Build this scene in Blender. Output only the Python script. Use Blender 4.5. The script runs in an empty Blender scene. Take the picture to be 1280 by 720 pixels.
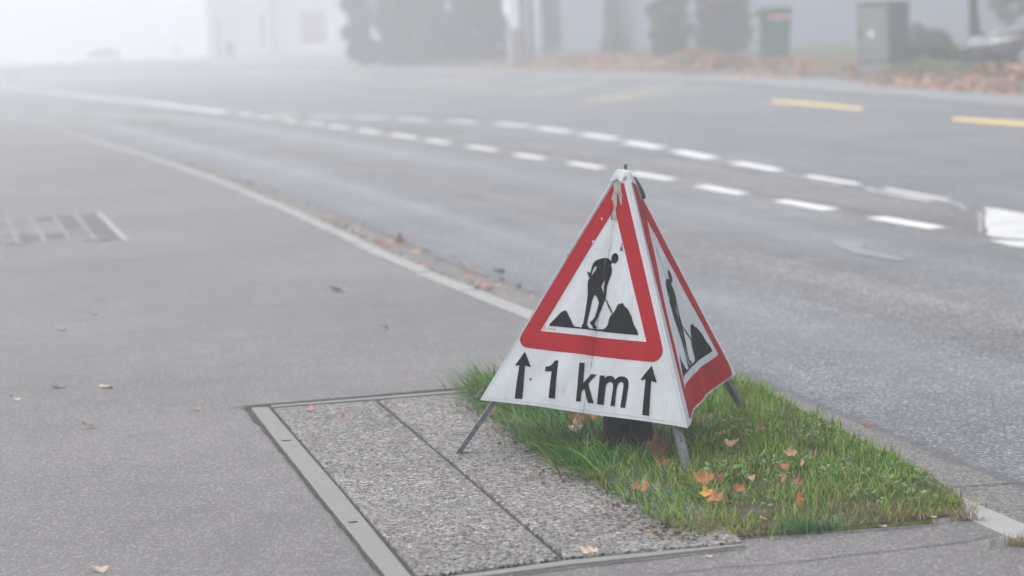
import bpy, bmesh, math, random
from mathutils import Vector, Matrix
from mathutils.geometry import tessellate_polygon, interpolate_bezier
from mathutils import noise as mnoise

R_ = math.radians
rnd = random.Random(7)
sc = bpy.context.scene
C = sc.collection

# ------------------------------------------------------------------ camera maths (picture 1280 x 720)
FPX, PITCH, ROLL, CAMH = 2600.0, R_(7.0), R_(2.5), 1.35
_r0 = Vector((1, 0, 0)); FW = Vector((0, math.cos(PITCH), -math.sin(PITCH))); _d0 = FW.cross(_r0)
RT = math.cos(ROLL) * _r0 + math.sin(ROLL) * _d0
DN = -math.sin(ROLL) * _r0 + math.cos(ROLL) * _d0
EYE = Vector((0, 0, CAMH))


def ray(px, py):
    return (px - 640) * RT + (py - 360) * DN + FPX * FW


def at(px, py, z=0.0):
    """the point of the level plane z that is seen at pixel px, py"""
    d = ray(px, py)
    return EYE + d * ((z - CAMH) / d.z)


def at_depth(px, py, y):
    d = ray(px, py)
    return EYE + d * (y / d.y)


def on_plane(px, py, p0, n):
    d = ray(px, py)
    return EYE + d * ((p0 - EYE).dot(n) / d.dot(n))


# ------------------------------------------------------------------ mesh helpers
class MB:
    def __init__(s):
        s.v = []; s.f = []; s.m = []; s.c = []; s.sm = []

    def add(s, vs, fs, mi=0, col=None, smooth=False):
        o = len(s.v)
        s.v += [tuple(v) for v in vs]
        for f in fs:
            s.f.append(tuple(i + o for i in f)); s.m.append(mi); s.c.append(col); s.sm.append(smooth)

    def box(s, x0, x1, y0, y1, z0, z1, mi=0, M=None):
        vs = [Vector((x, y, z)) for z in (z0, z1) for x, y in ((x0, y0), (x1, y0), (x1, y1), (x0, y1))]
        if M: vs = [M @ v for v in vs]
        s.add(vs, [(3, 2, 1, 0), (4, 5, 6, 7), (0, 1, 5, 4), (1, 2, 6, 5), (2, 3, 7, 6), (3, 0, 4, 7)], mi)

    def tube(s, pts, rad, n=8, mi=0, smooth=True, flat=1.0, col=None):
        pts = [Vector(p) for p in pts]
        rads = rad if isinstance(rad, (list, tuple)) else [rad] * len(pts)
        vs = []; fs = []
        up = Vector((0, 0, 1)) if abs((pts[-1] - pts[0]).normalized().z) < .9 else Vector((1, 0, 0))
        for i, p in enumerate(pts):
            d = (pts[min(i + 1, len(pts) - 1)] - pts[max(i - 1, 0)]).normalized()
            a = d.cross(up).normalized(); b = d.cross(a)
            for k in range(n):
                t = 2 * math.pi * k / n
                vs.append(p + (a * math.cos(t) + b * math.sin(t) * flat) * rads[i])
        for i in range(len(pts) - 1):
            for k in range(n):
                fs.append((i * n + k, i * n + (k + 1) % n, (i + 1) * n + (k + 1) % n, (i + 1) * n + k))
        fs.append(tuple(range(n))[::-1]); fs.append(tuple((len(pts) - 1) * n + k for k in range(n)))
        s.add(vs, fs, mi, col, smooth)

    def build(s, name, mats, parent=None, bevel=0, loc=None):
        me = bpy.data.meshes.new(name)
        me.from_pydata(s.v, [], s.f)
        for m in (mats if isinstance(mats, (list, tuple)) else [mats]): me.materials.append(m)
        me.polygons.foreach_set('material_index', s.m)
        me.polygons.foreach_set('use_smooth', s.sm)
        if any(c is not None for c in s.c):
            a = me.color_attributes.new('Col', 'FLOAT_COLOR', 'CORNER')
            buf = []
            for p, c in zip(s.f, s.c):
                c = c or (1, 1, 1)
                buf += [c[0], c[1], c[2], 1.0] * len(p)
            a.data.foreach_set('color', buf)
        me.update()
        o = bpy.data.objects.new(name, me); C.objects.link(o)
        if parent: o.parent = parent
        if loc is not None: o.location = loc
        if bevel:
            b = o.modifiers.new('bevel', 'BEVEL'); b.width = bevel; b.segments = 2; b.limit_method = 'ANGLE'
        return o


def tag(o, label, cat, group=None):
    o['label'] = label; o['category'] = cat
    if group: o['group'] = group
    return o


def empty(name, loc, rz=0):
    o = bpy.data.objects.new(name, None); C.objects.link(o)
    o.location = loc; o.rotation_euler = (0, 0, rz); o.empty_display_size = .1
    return o


def struct(o, kind='structure'):
    o['kind'] = kind
    return o


# ------------------------------------------------------------------ material helpers
class N:
    """small wrapper round a node tree"""
    def __init__(s, name, rough=.8, spec=.5):
        s.m = bpy.data.materials.new(name); s.m.use_nodes = True
        s.t = s.m.node_tree; s.b = s.t.nodes['Principled BSDF']
        s.b.inputs['Roughness'].default_value = rough
        s.b.inputs['Specular IOR Level'].default_value = spec

    def n(s, t, **kw):
        nd = s.t.nodes.new('ShaderNode' + t)
        for k, v in kw.items():
            if k in nd.inputs or k.isdigit():
                i = nd.inputs[int(k)] if k.isdigit() else nd.inputs[k]
                s.put(i, v)
            else: setattr(nd, k, v)
        return nd

    def put(s, i, v):
        if isinstance(v, bpy.types.NodeSocket): s.t.links.new(v, i)
        elif isinstance(v, (tuple, list)) and i.type == 'RGBA' and len(v) == 3: i.default_value = (*v, 1)
        elif i.type == 'RGBA': i.default_value = (v, v, v, 1) if isinstance(v, (int, float)) else v
        else: i.default_value = v

    def pos(s): return s.n('NewGeometry').outputs['Position']
    def obj(s): return s.n('TexCoord').outputs['Object']

    def noise(s, vec, scale, detail=3, rough=.55, dist=0):
        nd = s.n('TexNoise', Scale=scale, Detail=detail, Roughness=rough, Distortion=dist); s.put(nd.inputs['Vector'], vec)
        return nd.outputs['Fac']

    def vor(s, vec, scale, out='Distance', feature='F1'):
        nd = s.n('TexVoronoi', Scale=scale, feature=feature); s.put(nd.inputs['Vector'], vec)
        return nd.outputs[out]

    def ramp(s, fac, stops, interp='LINEAR'):
        nd = s.n('ValToRGB', Fac=fac); cr = nd.color_ramp; cr.interpolation = interp
        while len(cr.elements) < len(stops): cr.elements.new(.5)
        for e, (p, c) in zip(cr.elements, stops):
            e.position = p; e.color = (*c, 1) if isinstance(c, (tuple, list)) else (c, c, c, 1)
        return nd.outputs['Color']

    def mix(s, fac, a, b, mode='MIX'):
        nd = s.n('Mix', data_type='RGBA', blend_type=mode)
        s.put(nd.inputs[0], fac); s.put(nd.inputs[6], a); s.put(nd.inputs[7], b)
        return nd.outputs[2]

    def math(s, op, a, b=0.0, clamp=False):
        nd = s.n('Math', operation=op, use_clamp=clamp); s.put(nd.inputs[0], a); s.put(nd.inputs[1], b)
        return nd.outputs[0]

    def maprange(s, v, a, b, c=0.0, d=1.0):
        nd = s.n('MapRange'); s.put(nd.inputs[0], v)
        for i, x in enumerate((a, b, c, d)): nd.inputs[i + 1].default_value = x
        return nd.outputs[0]

    def sep(s, vec):
        nd = s.n('SeparateXYZ'); s.put(nd.inputs[0], vec); return nd.outputs

    def scale(s, vec, v):
        nd = s.n('VectorMath', operation='MULTIPLY'); s.put(nd.inputs[0], vec); nd.inputs[1].default_value = v
        return nd.outputs[0]

    def col(s, c): s.put(s.b.inputs['Base Color'], c); return s
    def rough(s, c): s.put(s.b.inputs['Roughness'], c); return s

    def bump(s, h, strength=.3, dist=.01):
        nd = s.n('Bump', Strength=strength, Distance=dist, Height=h)
        s.put(s.b.inputs['Normal'], nd.outputs[0]); return s


def plain(name, c, rough=.7, var=.15, scale=6, spec=.5, metal=0, bump=0):
    n = N(name, rough, spec)
    f = n.noise(n.obj(), scale, 4)
    n.col(n.ramp(f, [(.25, [x * (1 - var) for x in c]), (.75, [min(1, x * (1 + var)) for x in c])]))
    n.b.inputs['Metallic'].default_value = metal
    if bump: n.bump(n.noise(n.obj(), scale * 12, 3), bump, .004)
    return n.m


def vcol(name, rough=.75, spec=.3, var=.0, transl=.0):
    n = N(name, rough, spec)
    a = n.n('VertexColor', layer_name='Col').outputs[0]
    n.col(a)
    if transl:
        tr = n.n('BsdfTranslucent'); n.put(tr.inputs[0], a)
        mx = n.n('MixShader'); mx.inputs[0].default_value = transl
        n.t.links.new(n.b.outputs[0], mx.inputs[1]); n.t.links.new(tr.outputs[0], mx.inputs[2])
        n.t.links.new(mx.outputs[0], n.t.nodes['Material Output'].inputs[0])
    return n.m


def asphalt(name, dark, light, grain=150.0, warm=(1, 1, 1), specks=.5, rough=.60):
    n = N(name, rough, .4); p = n.pos()
    g = n.noise(p, grain, 3, .7)
    v = n.vor(p, grain * 1.1, 'Color'); vb = n.sep(v)[0]
    base = n.ramp(g, [(.32, dark), (.68, light)])
    base = n.mix(n.ramp(vb, [(.80, 0.0), (.93, specks)]), base, [min(1, x * 2.1) for x in light])
    base = n.mix(n.ramp(vb, [(.06, specks * .9), (.2, 0.0)]), base, [x * .45 for x in dark])
    big = n.noise(p, .55, 5, .6)
    mid = n.noise(p, 5, 4, .65)
    f = n.mix(.5, n.ramp(big, [(.3, .64), (.7, 1.3)]), n.ramp(mid, [(.3, .78), (.7, 1.2)]))
    base = n.mix(1.0, base, f, 'MULTIPLY')
    n.bump(g, .5, .004)
    return n, base, p, g


MAT = {}
# pavement asphalt: old, pale, fine grained, with faint stains
n, b, p, g = asphalt('pavement_asphalt', (.070, .0640, .0640), (.176, .1645, .1635), 150)
st = n.ramp(n.noise(p, 1.7, 6, .7, 1.2), [(.56, 0.0), (.70, .42)])
n.col(n.mix(st, b, (.105, .10, .10)))
MAT['pavement'] = n.m
n, b, p, g = asphalt('far_pavement_asphalt', (.13, .128, .13), (.22, .218, .22), 60)
n.col(b); MAT['far_pavement'] = n.m

# road asphalt: wheel tracks worn smooth and bluish, browner coarse strips, coarse gutter strip beside the kerb
n, b, p, g = asphalt('road_asphalt', (.054, .056, .064), (.160, .163, .175), 105, specks=.8)
uv = n.sep(n.n('UVMap').outputs[0]); u = uv[0]
wob = n.math('MULTIPLY', n.math('SUBTRACT', n.noise(p, .9, 3), .5), .35)
uw = n.math('DIVIDE', n.math('ADD', u, wob), 10.0)
brown = n.ramp(uw, [(0.0, 0), (.125, 0), (.155, .8), (.205, .8), (.235, .05), (.32, .05), (.34, .85), (.435, .8), (.465, .1), (.6, .0), (.7, .35), (1, .2)])
b = n.mix(brown, b, n.mix(1.0, b, (1.22, 1.13, 1.02), 'MULTIPLY'))
wob2 = n.math('MULTIPLY', n.math('SUBTRACT', n.noise(p, 6, 4, .7), .5), .11)
ug = n.math('ADD', u, wob2)
gut = n.maprange(ug, .255, .28, 1, 0)
coarse = n.ramp(n.noise(p, 95, 3, .8), [(.38, (.045, .042, .040)), (.5, (.125, .117, .110)), (.62, (.25, .236, .222))])
b = n.mix(gut, b, coarse)
seam = n.math('MULTIPLY', n.maprange(ug, .235, .255, 0, 1), n.maprange(ug, .28, .305, 1, 0))
b = n.mix(n.math('MULTIPLY', seam, .45), b, (.035, .034, .034))
edge = n.maprange(n.math('ADD', u, n.math('MULTIPLY', wob2, .25)), .015, .05, .8, 0)
b = n.mix(edge, b, (.045, .04, .035))
n.col(b)
sv = n.n('CombineXYZ'); n.put(sv.inputs[0], n.math('MULTIPLY', u, 2.6)); n.put(sv.inputs[1], n.math('MULTIPLY', uv[1], .22))
streak = n.noise(sv.outputs[0], 1.0, 5, .65)
b = n.mix(1.0, b, n.ramp(streak, [(.3, .74), (.7, 1.22)]), 'MULTIPLY')
n.col(b)
peak = n.ramp(uw, [(.0, .1), (.07, .55), (.10, 1.0), (.13, .3), (.17, .0), (.22, .3), (.27, 1.0), (.31, .5), (.36, .0), (.45, .1), (.52, .6), (.6, .3)])
damp = n.math('MULTIPLY', n.math('MULTIPLY', peak, n.ramp(streak, [(.3, 1.0), (.65, .55)])), 1.0, True)
n.rough(n.mix(damp, .70, .27))
MAT['road'] = n.m

n = N('verge_earth', .95); p = n.pos()
n.col(n.ramp(n.noise(p, 9, 5, .7), [(.3, (.035, .028, .02)), (.7, (.085, .07, .05))])); n.bump(n.noise(p, 40, 4), .8, .02)
MAT['earth'] = n.m
n = N('lawn_ground', .95); p = n.pos()
n.col(n.ramp(n.noise(p, 3.5, 5, .7), [(.3, (.05, .075, .03)), (.55, (.10, .12, .05)), (.75, (.17, .13, .06))])); n.bump(n.noise(p, 60, 4), 1, .03)
MAT['lawn'] = n.m
n = N('far_field', .95); p = n.pos()
n.col(n.ramp(n.noise(p, .05, 4), [(.3, (.13, .13, .125)), (.7, (.18, .178, .17))])); MAT['field'] = n.m

# kerb granite / concrete
n = N('kerb_concrete', .8); p = n.pos()
f = n.noise(p, 140, 3, .7); k = n.noise(p, 7, 5, .7)
b = n.ramp(f, [(.3, (.20, .196, .19)), (.7, (.36, .355, .347))])
n.col(n.mix(n.ramp(k, [(.45, 0.0), (.75, .45)]), b, (.22, .21, .19))); n.bump(f, .4, .003)
MAT['kerb'] = n.m
n = N('frame_concrete', .85); p = n.pos()
f = n.noise(p, 170, 3, .7); k = n.noise(p, 4, 6, .7)
b = n.ramp(f, [(.3, (.155, .152, .142)), (.7, (.255, .25, .238))])
n.col(n.mix(n.ramp(k, [(.48, 0.0), (.8, .4)]), b, (.19, .185, .165))); n.bump(f, .5, .003)
MAT['frame_concrete'] = n.m
# washed concrete: pebbles of many greys set in cement
n = N('washed_concrete', .75); p = n.pos()
pd = n.n('VectorMath', operation='ADD'); n.put(pd.inputs[0], p)
w = n.n('TexNoise', Scale=60.0, Detail=2.0); n.put(w.inputs['Vector'], p)
ws = n.n('VectorMath', operation='SCALE'); n.put(ws.inputs[0], w.outputs['Color']); ws.inputs['Scale'].default_value = .012
n.put(pd.inputs[1], ws.outputs[0]); pv = pd.outputs[0]
c = n.vor(pv, 92, 'Color'); d = n.vor(pv, 92, 'Distance')
s1 = n.sep(c)
stone = n.ramp(s1[0], [(.0, (.006, .006, .009)), (.20, (.03, .028, .036)), (.36, (.11, .104, .108)), (.5, (.18, .168, .157)), (.60, (.04, .036, .046)), (.76, (.23, .22, .21)), (.91, (.37, .357, .342)), (.975, (.18, .095, .07))], 'CONSTANT')
cem = n.ramp(n.noise(p, 200, 2), [(.3, (.14, .131, .118)), (.7, (.225, .211, .192))])
b = n.mix(n.maprange(d, .42, .62, 0, 1), stone, cem)
big = n.ramp(n.noise(p, 2.2, 5, .6), [(.35, .85), (.65, 1.2)])
b = n.mix(1.0, b, big, 'MULTIPLY')
wear = n.ramp(n.noise(p, 1.6, 4, .6), [(.5, 0.0), (.7, .35)])
b = n.mix(wear, b, n.mix(.45, b, (.25, .243, .235)))
n.col(b); n.bump(n.math('MULTIPLY', d, -1.0), .7, .006)
MAT['washed'] = n.m
n = N('joint_dirt', .95); p = n.pos()
n.col(n.ramp(n.noise(p, 25, 5, .7), [(.38, (.028, .025, .022)), (.55, (.05, .045, .035)), (.68, (.065, .072, .032)), (.78, (.085, .072, .055))])); n.bump(n.noise(p, 120, 3), .8, .004)
MAT['joint'] = n.m
n = N('moss', .95); p = n.pos()
n.col(n.ramp(n.noise(p, 60, 4), [(.3, (.05, .07, .015)), (.7, (.13, .16, .035))])); n.bump(n.noise(p, 200, 3), 1, .006)
MAT['moss'] = n.m
MAT['crack'] = plain('crack_tar', (.065, .062, .06), .9)


def paint(name, c, wear=.42, sc_=9.0):
    n = N(name, .85, .3); p = n.pos()
    f = n.noise(p, sc_, 6, .75); g = n.noise(p, 130, 2, .7)
    b = n.mix(n.ramp(f, [(wear + .13, 0.0), (wear + .35, .55)]), c, (.25, .25, .26))
    n.col(n.mix(n.ramp(g, [(.55, 0.0), (.75, .25)]), b, (.3, .3, .31)))
    return n.m


MAT['white_paint'] = paint('white_road_paint', (.66, .66, .655), .40)
MAT['worn_paint'] = paint('worn_white_paint', (.215, .218, .224), .34)
MAT['yellow_paint'] = paint('yellow_road_paint', (.60, .44, .17), .44)
MAT['pale_yellow_paint'] = paint('faded_yellow_paint', (.27, .25, .185), .34)

# ------------------------------------------------------------------ ground geometry
def catmull(pts, step=.5):
    pts = [Vector(p) for p in pts]; out = []
    P = [pts[0] * 2 - pts[1]] + pts + [pts[-1] * 2 - pts[-2]]
    for i in range(1, len(P) - 2):
        a, b, c, d = P[i - 1:i + 3]
        k = max(2, int((c - b).length / step))
        for j in range(k):
            t = j / k
            out.append(.5 * ((2 * b) + (c - a) * t + (2 * a - 5 * b + 4 * c - d) * t * t + (3 * b - a - 3 * c + d) * t ** 3))
    out.append(pts[-1]); return out


def normals(pl):
    ns = []
    for i in range(len(pl)):
        d = pl[min(i + 1, len(pl) - 1)] - pl[max(i - 1, 0)]
        ns.append(Vector((d.y, -d.x, 0)).normalized())      # points to the right of the walking direction (towards the road)
    return ns


ROADZ, FARZ = -.035, .085
near_px = [(1280, 652), (1084, 567), (870, 473), (664, 386.7), (515, 328), (420, 284), (294, 230.5), (195, 196.5), (105, 169.5), (60, 156)]
np_ = [at(x, y, 0) for x, y in near_px]
d0 = (np_[0] - np_[2]).normalized()
near_pts = [np_[0] + d0 * 14, np_[0] + d0 * 7, np_[0] + d0 * 3] + np_ + [Vector((-10.6, 43, 0)), Vector((-15, 50.5, 0)), Vector((-28, 66, 0)), Vector((-60, 92, 0)), Vector((-120, 128, 0))]
NEAR = catmull(near_pts, .6)
NN = normals(NEAR)
far_px = [(1280, 129), (1160, 119), (1040, 110), (960, 103), (880, 98), (800, 95.5), (700, 92), (600, 89.5), (500, 87), (400, 85.5)]
fp = [at(x, y, FARZ) for x, y in far_px]
d1 = (fp[0] - fp[1]).normalized()
far_pts = [fp[0] + d1 * 40, fp[0] + d1 * 12] + fp + [Vector((-22, 122, 0)), Vector((-45, 142, 0)), Vector((-90, 170, 0)), Vector((-150, 200, 0))]
far_pts = [Vector((p.x, p.y, 0)) for p in far_pts]
FAR = catmull(far_pts, 1.2)
FN = normals(FAR)


def resample(pl, n):
    L = [0]
    for a, b in zip(pl, pl[1:]): L.append(L[-1] + (b - a).length)
    out = []; j = 0
    for i in range(n):
        t = L[-1] * i / (n - 1)
        while j < len(L) - 2 and L[j + 1] < t: j += 1
        out.append(pl[j].lerp(pl[j + 1], min(1, max(0, (t - L[j]) / max(1e-9, L[j + 1] - L[j])))))
    return out


def dist_to(pl, x, y):
    """distance, and on which side (positive: to the right of the walking direction)"""
    best = (1e9, 0)
    for a, b in zip(pl, pl[1:]):
        dx, dy = b.x - a.x, b.y - a.y; l2 = dx * dx + dy * dy
        t = max(0, min(1, ((x - a.x) * dx + (y - a.y) * dy) / l2)) if l2 else 0
        ex, ey = x - a.x - t * dx, y - a.y - t * dy
        d = math.hypot(ex, ey)
        if d < best[0]: best = (d, 1 if dx * ey - dy * ex < 0 else -1)
    return best[0] * best[1]


# earth sheet to the horizon
m = MB(); S = 420
m.add([(-S, -60, -.4), (S, -60, -.4), (S, 760, -.4), (-S, 760, -.4)], [(0, 1, 2, 3)])
struct(m.build('ground', MAT['field']))

# road ribbon
NS = 260; ncol = 26
A = resample(NEAR, NS); B = resample(FAR, NS)
vs = []; fs = []; uvs = []
for i in range(NS):
    for j in range(ncol):
        q = A[i].lerp(B[i], (j / (ncol - 1)) ** 1.6)
        vs.append((q.x, q.y, ROADZ))
for i in range(NS - 1):
    for j in range(ncol - 1):
        k = i * ncol + j; fs.append((k, k + 1, k + ncol + 1, k + ncol))
me = bpy.data.meshes.new('road'); me.from_pydata(vs, [], fs); me.materials.append(MAT['road'])
NEARC = NEAR[::2] + [NEAR[-1]]
ud = [max(0, dist_to(NEARC if False else NEAR, v[0], v[1])) for v in vs]
ul = me.uv_layers.new(name='UVMap')
for lp in me.loops: ul.data[lp.index].uv = (ud[lp.vertex_index], (lp.vertex_index // ncol) * .5)
road = bpy.data.objects.new('road', me); C.objects.link(road); struct(road)

# near pavement sheet (with kerb stones along its edge)
KW = .115
m = MB(); vs = []
inner = [p - n * (KW + .004) for p, n in zip(NEAR, NN)]
L = len(inner)
vs = [(p.x, p.y, 0) for p in inner] + [(min(p.x - 60 - i * .15, -8), p.y * .9 - 8, 0) for i, p in enumerate(inner)]
m.add(vs, [(i, i + 1, L + i + 1, L + i) for i in range(L - 1)])
pavement = struct(m.build('pavement', MAT['pavement']))

# kerb: single stones about a metre long with joints
m = MB(); kp = resample(NEAR, int(sum((b - a).length for a, b in zip(NEAR, NEAR[1:])) / .98)); kn = normals(kp)
for i in range(len(kp) - 1):
    if kp[i].y > 70: break
    a, b = kp[i], kp[i + 1]; d = (b - a).normalized() * .006
    na, nb = kn[i], kn[i + 1]; ch = .012; jz = rnd.uniform(-.004, .005); jo = rnd.uniform(-.007, .005)
    prof = [(-KW + jo, -.3), (-KW + jo, .002 + jz), (-ch + jo, .002 + jz), (jo, -ch), (jo + .004, -.3)]
    va = [(a + d + na * o) + Vector((0, 0, z)) for o, z in prof]; vb = [(b - d + nb * o) + Vector((0, 0, z)) for o, z in prof]
    k = len(prof)
    m.add(va + vb, [(q, q + 1, k + q + 1, k + q) for q in range(k - 1)] + [tuple(range(k))[::-1], tuple(k + q for q in range(k))])
struct(m.build('kerb', MAT['kerb']))

# far side: kerb, pavement, dark edging stones, bank and lawn
def ribbon(name, prof, mat, pl=FAR, nn=FN, noise_amp=0, parent=None):
    m = MB(); k = len(prof); vs = []; fs = []
    for p, n in zip(pl, nn):
        for o, z in prof:
            q = p + n * o
            zz = z + (noise_amp * mnoise.noise(Vector((q.x * .6, q.y * .6, 3))) if noise_amp and o > 2 else 0)
            vs.append((q.x, q.y, zz))
    for i in range(len(pl) - 1):
        for j in range(k - 1):
            fs.append((i * k + j, i * k + j + 1, (i + 1) * k + j + 1, (i + 1) * k + j))
    m.add(vs, fs); return m.build(name, mat, parent)


struct(ribbon('far_kerb', [(0, -.4), (0, FARZ - .015), (.015, FARZ), (.12, FARZ + .002)], plain('far_kerb_stone', (.23, .235, .24), .85)))
struct(ribbon('far_pavement', [(.124, FARZ), (1.62, FARZ + .01)], MAT['far_pavement']))
ed = struct(ribbon('verge_kerb', [(1.62, FARZ - .1), (1.63, .19), (1.76, .195), (1.78, .1)], plain('edging_stone', (.12, .12, .125), .85)))
BANK = [(1.78, .16), (2.1, .22), (2.6, .30), (3.6, .38), (5, .44), (8, .48), (14, .5), (30, .52)]
def smooth(a, b, x):
    t_ = max(0, min(1, (x - a) / (b - a))); return t_ * t_ * (3 - 2 * t_)


def drive(d, x, y): return smooth(2.2, 2.7, d) * smooth(8.6, 9.2, x) * smooth(47.5, 45, y) * smooth(30, 33, y)


lawn_o = struct(ribbon('lawn', [BANK[0], BANK[1], (2.35, .26), BANK[2], (2.75, .31), (3.1, .345), BANK[3], (4.3, .41), BANK[4], (6.5, .46), BANK[5], BANK[6], BANK[7]], MAT['lawn'], noise_amp=.03))
lawn_o.data.materials.append(MAT['field'])
for p_ in lawn_o.data.polygons:
    if p_.center.y > 97: p_.material_index = 1  # far lawn takes a pale grey, the fog's fading put into its colour
for v in lawn_o.data.vertices:
    k_ = drive(dist_to(FAR, v.co.x, v.co.y), v.co.x, v.co.y)
    if k_ > 0: v.co.z += (.05 - v.co.z) * k_


def hgt(d):
    if d < 0: return ROADZ
    if d < 1.7: return FARZ
    for (a, za), (b, zb) in zip(BANK, BANK[1:]):
        if d <= b: return za + (zb - za) * max(0, (d - a) / (b - a))
    return BANK[-1][1]


def on_bank(px, py):
    """march along the pixel's ray to the far bank"""
    d = ray(px, py); d = d / d.y
    y = 25.0
    while y < 160:
        q = EYE + d * y
        if q.z <= hgt(dist_to(FAR, q.x, q.y)): return q
        y += .25
    return EYE + d * 100


# ------------------------------------------------------------------ road markings (parts of the road)
MK = ROADZ + .004


def px_poly(name, polys, mat, z=MK, parent=road):
    m = MB()
    for poly in polys:
        vs = [at(x, y, z) for x, y in poly]
        m.add(vs, [tuple(range(len(vs)))])
    o = m.build(name, mat, parent)
    return o


def dash(c, d, ln, wd, mat, name='lane_dash'):
    n = Vector((d.y, -d.x, 0)); c = Vector((c.x, c.y, MK))
    m = MB(); k = 8
    top = []; bot = []
    for i in range(k + 1):
        t = -.5 + i / k
        j1, j2 = rnd.uniform(-.006, .006), rnd.uniform(-.006, .006)
        top.append(c + d * ln * t + n * (wd / 2 + j1)); bot.append(c + d * ln * t - n * (wd / 2 + j2))
    m.add(top + bot, [(i, i + 1, k + 2 + i, k + 1 + i) for i in range(k)])
    return m.build(name, mat, road)


low = [(308, 143), (331, 147), (362, 151), (393, 154.5), (423, 158.7), (461, 164), (504, 170), (546.5, 177), (602, 185), (662, 195.5), (731, 206.5), (813.5, 220), (901.5, 237), (1006, 256), (1132, 278)]
up = [(353, 144.5), (406, 146), (461, 147), (516, 149), (578, 152), (639, 156), (692, 162), (748.6, 170.5), (804, 181), (867, 193), (943, 208), (1033, 225), (1134, 243)]
low_len = [19, 18, 19, 20, 24, 26, 29, 31, 32, 36, 41, 46, 56, 67, 78]
up_len = [32, 34, 34, 34, 34, 36, 37, 36, 42, 46, 54, 62, 77]
for row, lens, wd in ((low, low_len, .145), (up, up_len, .20)):
    P = [at(x, y, MK) for x, y in row]
    for i, p in enumerate(P):
        d = (P[max(0, i - 1)] - P[min(len(P) - 1, i + 1)]).normalized()
        x, y = row[i]; x2, y2 = row[min(i + 1, len(row) - 1)] if i < len(row) - 1 else (2 * x - row[i - 1][0], 2 * y - row[i - 1][1])
        sl = (y2 - y) / (x2 - x); h = lens[i] / 2
        ln = (at(x + h, y + sl * h, MK) - at(x - h, y - sl * h, MK)).length
        dash(p, d, ln, wd, MAT['white_paint'])
# solid white centre line further off, at the left
ctr = [(283, 141), (240, 135.5), (190, 129), (140, 124), (90, 118.5), (50, 114.5), (20, 111.5), (-30, 107)]
P = catmull([at(x, y, MK) for x, y in ctr], .8); nn = normals(P)
m = MB(); vs = []
for p, q in zip(P, nn): vs += [p + q * .13, p - q * .13]
m.add(vs, [(2 * i, 2 * i + 1, 2 * i + 3, 2 * i + 2) for i in range(len(P) - 1)]); m.build('centre_line', MAT['white_paint'], road)
# start of the white island block at the right, brush-worn left end
px_poly('island_marking', [[(1229.5, 259), (1245, 260.5), (1280, 266.5), (1330, 275), (1400, 288), (1400, 305), (1330, 303), (1280, 299), (1256, 297.5), (1240, 296), (1232, 292.5), (1236, 288.5), (1230.5, 283), (1232, 277), (1230.5, 271), (1234, 266)],
                           [(1235, 300), (1260, 299.8), (1280, 301), (1330, 305.5), (1400, 308), (1400, 318), (1330, 313), (1280, 309.5), (1262, 307)]], paint('chipped_island_paint', (.52, .52, .51), .34, 4.5))
px_poly('worn_marking', [[(1037, 302.5), (1060, 301), (1086, 304.5), (1078, 307.5), (1075, 311), (1105, 317.5), (1131, 324), (1125, 327), (1100, 322), (1070, 317), (1050, 310)]], MAT['worn_paint'])
px_poly('worn_line', [[(960, 152), (1000, 155), (1060, 161), (1118, 167.5), (1118, 169), (1060, 163), (1000, 157), (960, 153.5)]], MAT['worn_paint'])
# sealed joint strip beside the upper dashes
px_poly('sealed_joint', [[(862, 197), (900, 202), (985, 217), (1070, 231), (1170, 247.5), (1200, 253), (1212, 262), (1205, 263), (1192, 256), (1165, 250.5), (1070, 234), (985, 219.5), (900, 204), (862, 199)],
                         [(1222, 265), (1229, 264), (1228, 292), (1222, 290)]], plain('sealing_strip', (.20, .20, .22), .5))
# yellow bus-bay marks
px_poly('yellow_dash', [[(966, 124.6), (1000, 126.8), (1078, 134.2), (1077, 138.2), (1000, 131), (965, 128.2)]], MAT['yellow_paint'])
px_poly('yellow_dash', [[(1191, 146.5), (1240, 149.4), (1330, 155.5), (1330, 161), (1240, 154.8), (1190, 150.5)]], MAT['yellow_paint'])
zig = [[(717, 126.5), (800, 113), (852, 103.5), (857, 105.8), (800, 117.5), (722, 129)],
       [(640, 118), (700, 110), (752, 99), (757, 101), (705, 113.5), (645, 120.5)],
       [(570, 111), (640, 104.5), (690, 97.5), (694, 99.5), (640, 107.5), (574, 113.5)],
       [(498, 106.5), (560, 101), (600, 96.5), (604, 98.5), (562, 103.5), (500, 109)],
       [(430, 95.5), (463, 94.5), (466, 97), (432, 98)], [(372, 91.5), (400, 91), (402, 93.5), (372, 94)], [(305, 91), (345, 90), (346, 92.5), (306, 93.5)],
       [(722, 127), (800, 119.5), (905, 108), (907, 110), (800, 122.5), (722, 130)]]
px_poly('bus_bay_zigzag', zig, MAT['pale_yellow_paint'])
# pale hatching at the far left of the near lane
hat = [[(75, 152), (150, 146), (205, 140.5), (222, 141), (222, 143.5), (150, 150), (80, 156)],
       [(50, 146), (110, 140), (160, 134.5), (172, 134.5), (170, 137), (110, 144), (52, 149)],
       [(8, 142.5), (60, 136.5), (98, 132), (102, 134), (62, 140), (10, 145.5)],
       [(-30, 136), (0, 131.5), (34, 127.5), (36, 129.5), (0, 134.5), (-30, 139)]]
px_poly('hatched_marking', hat, paint('faded_hatch_paint', (.22, .217, .20), .38))

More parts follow.
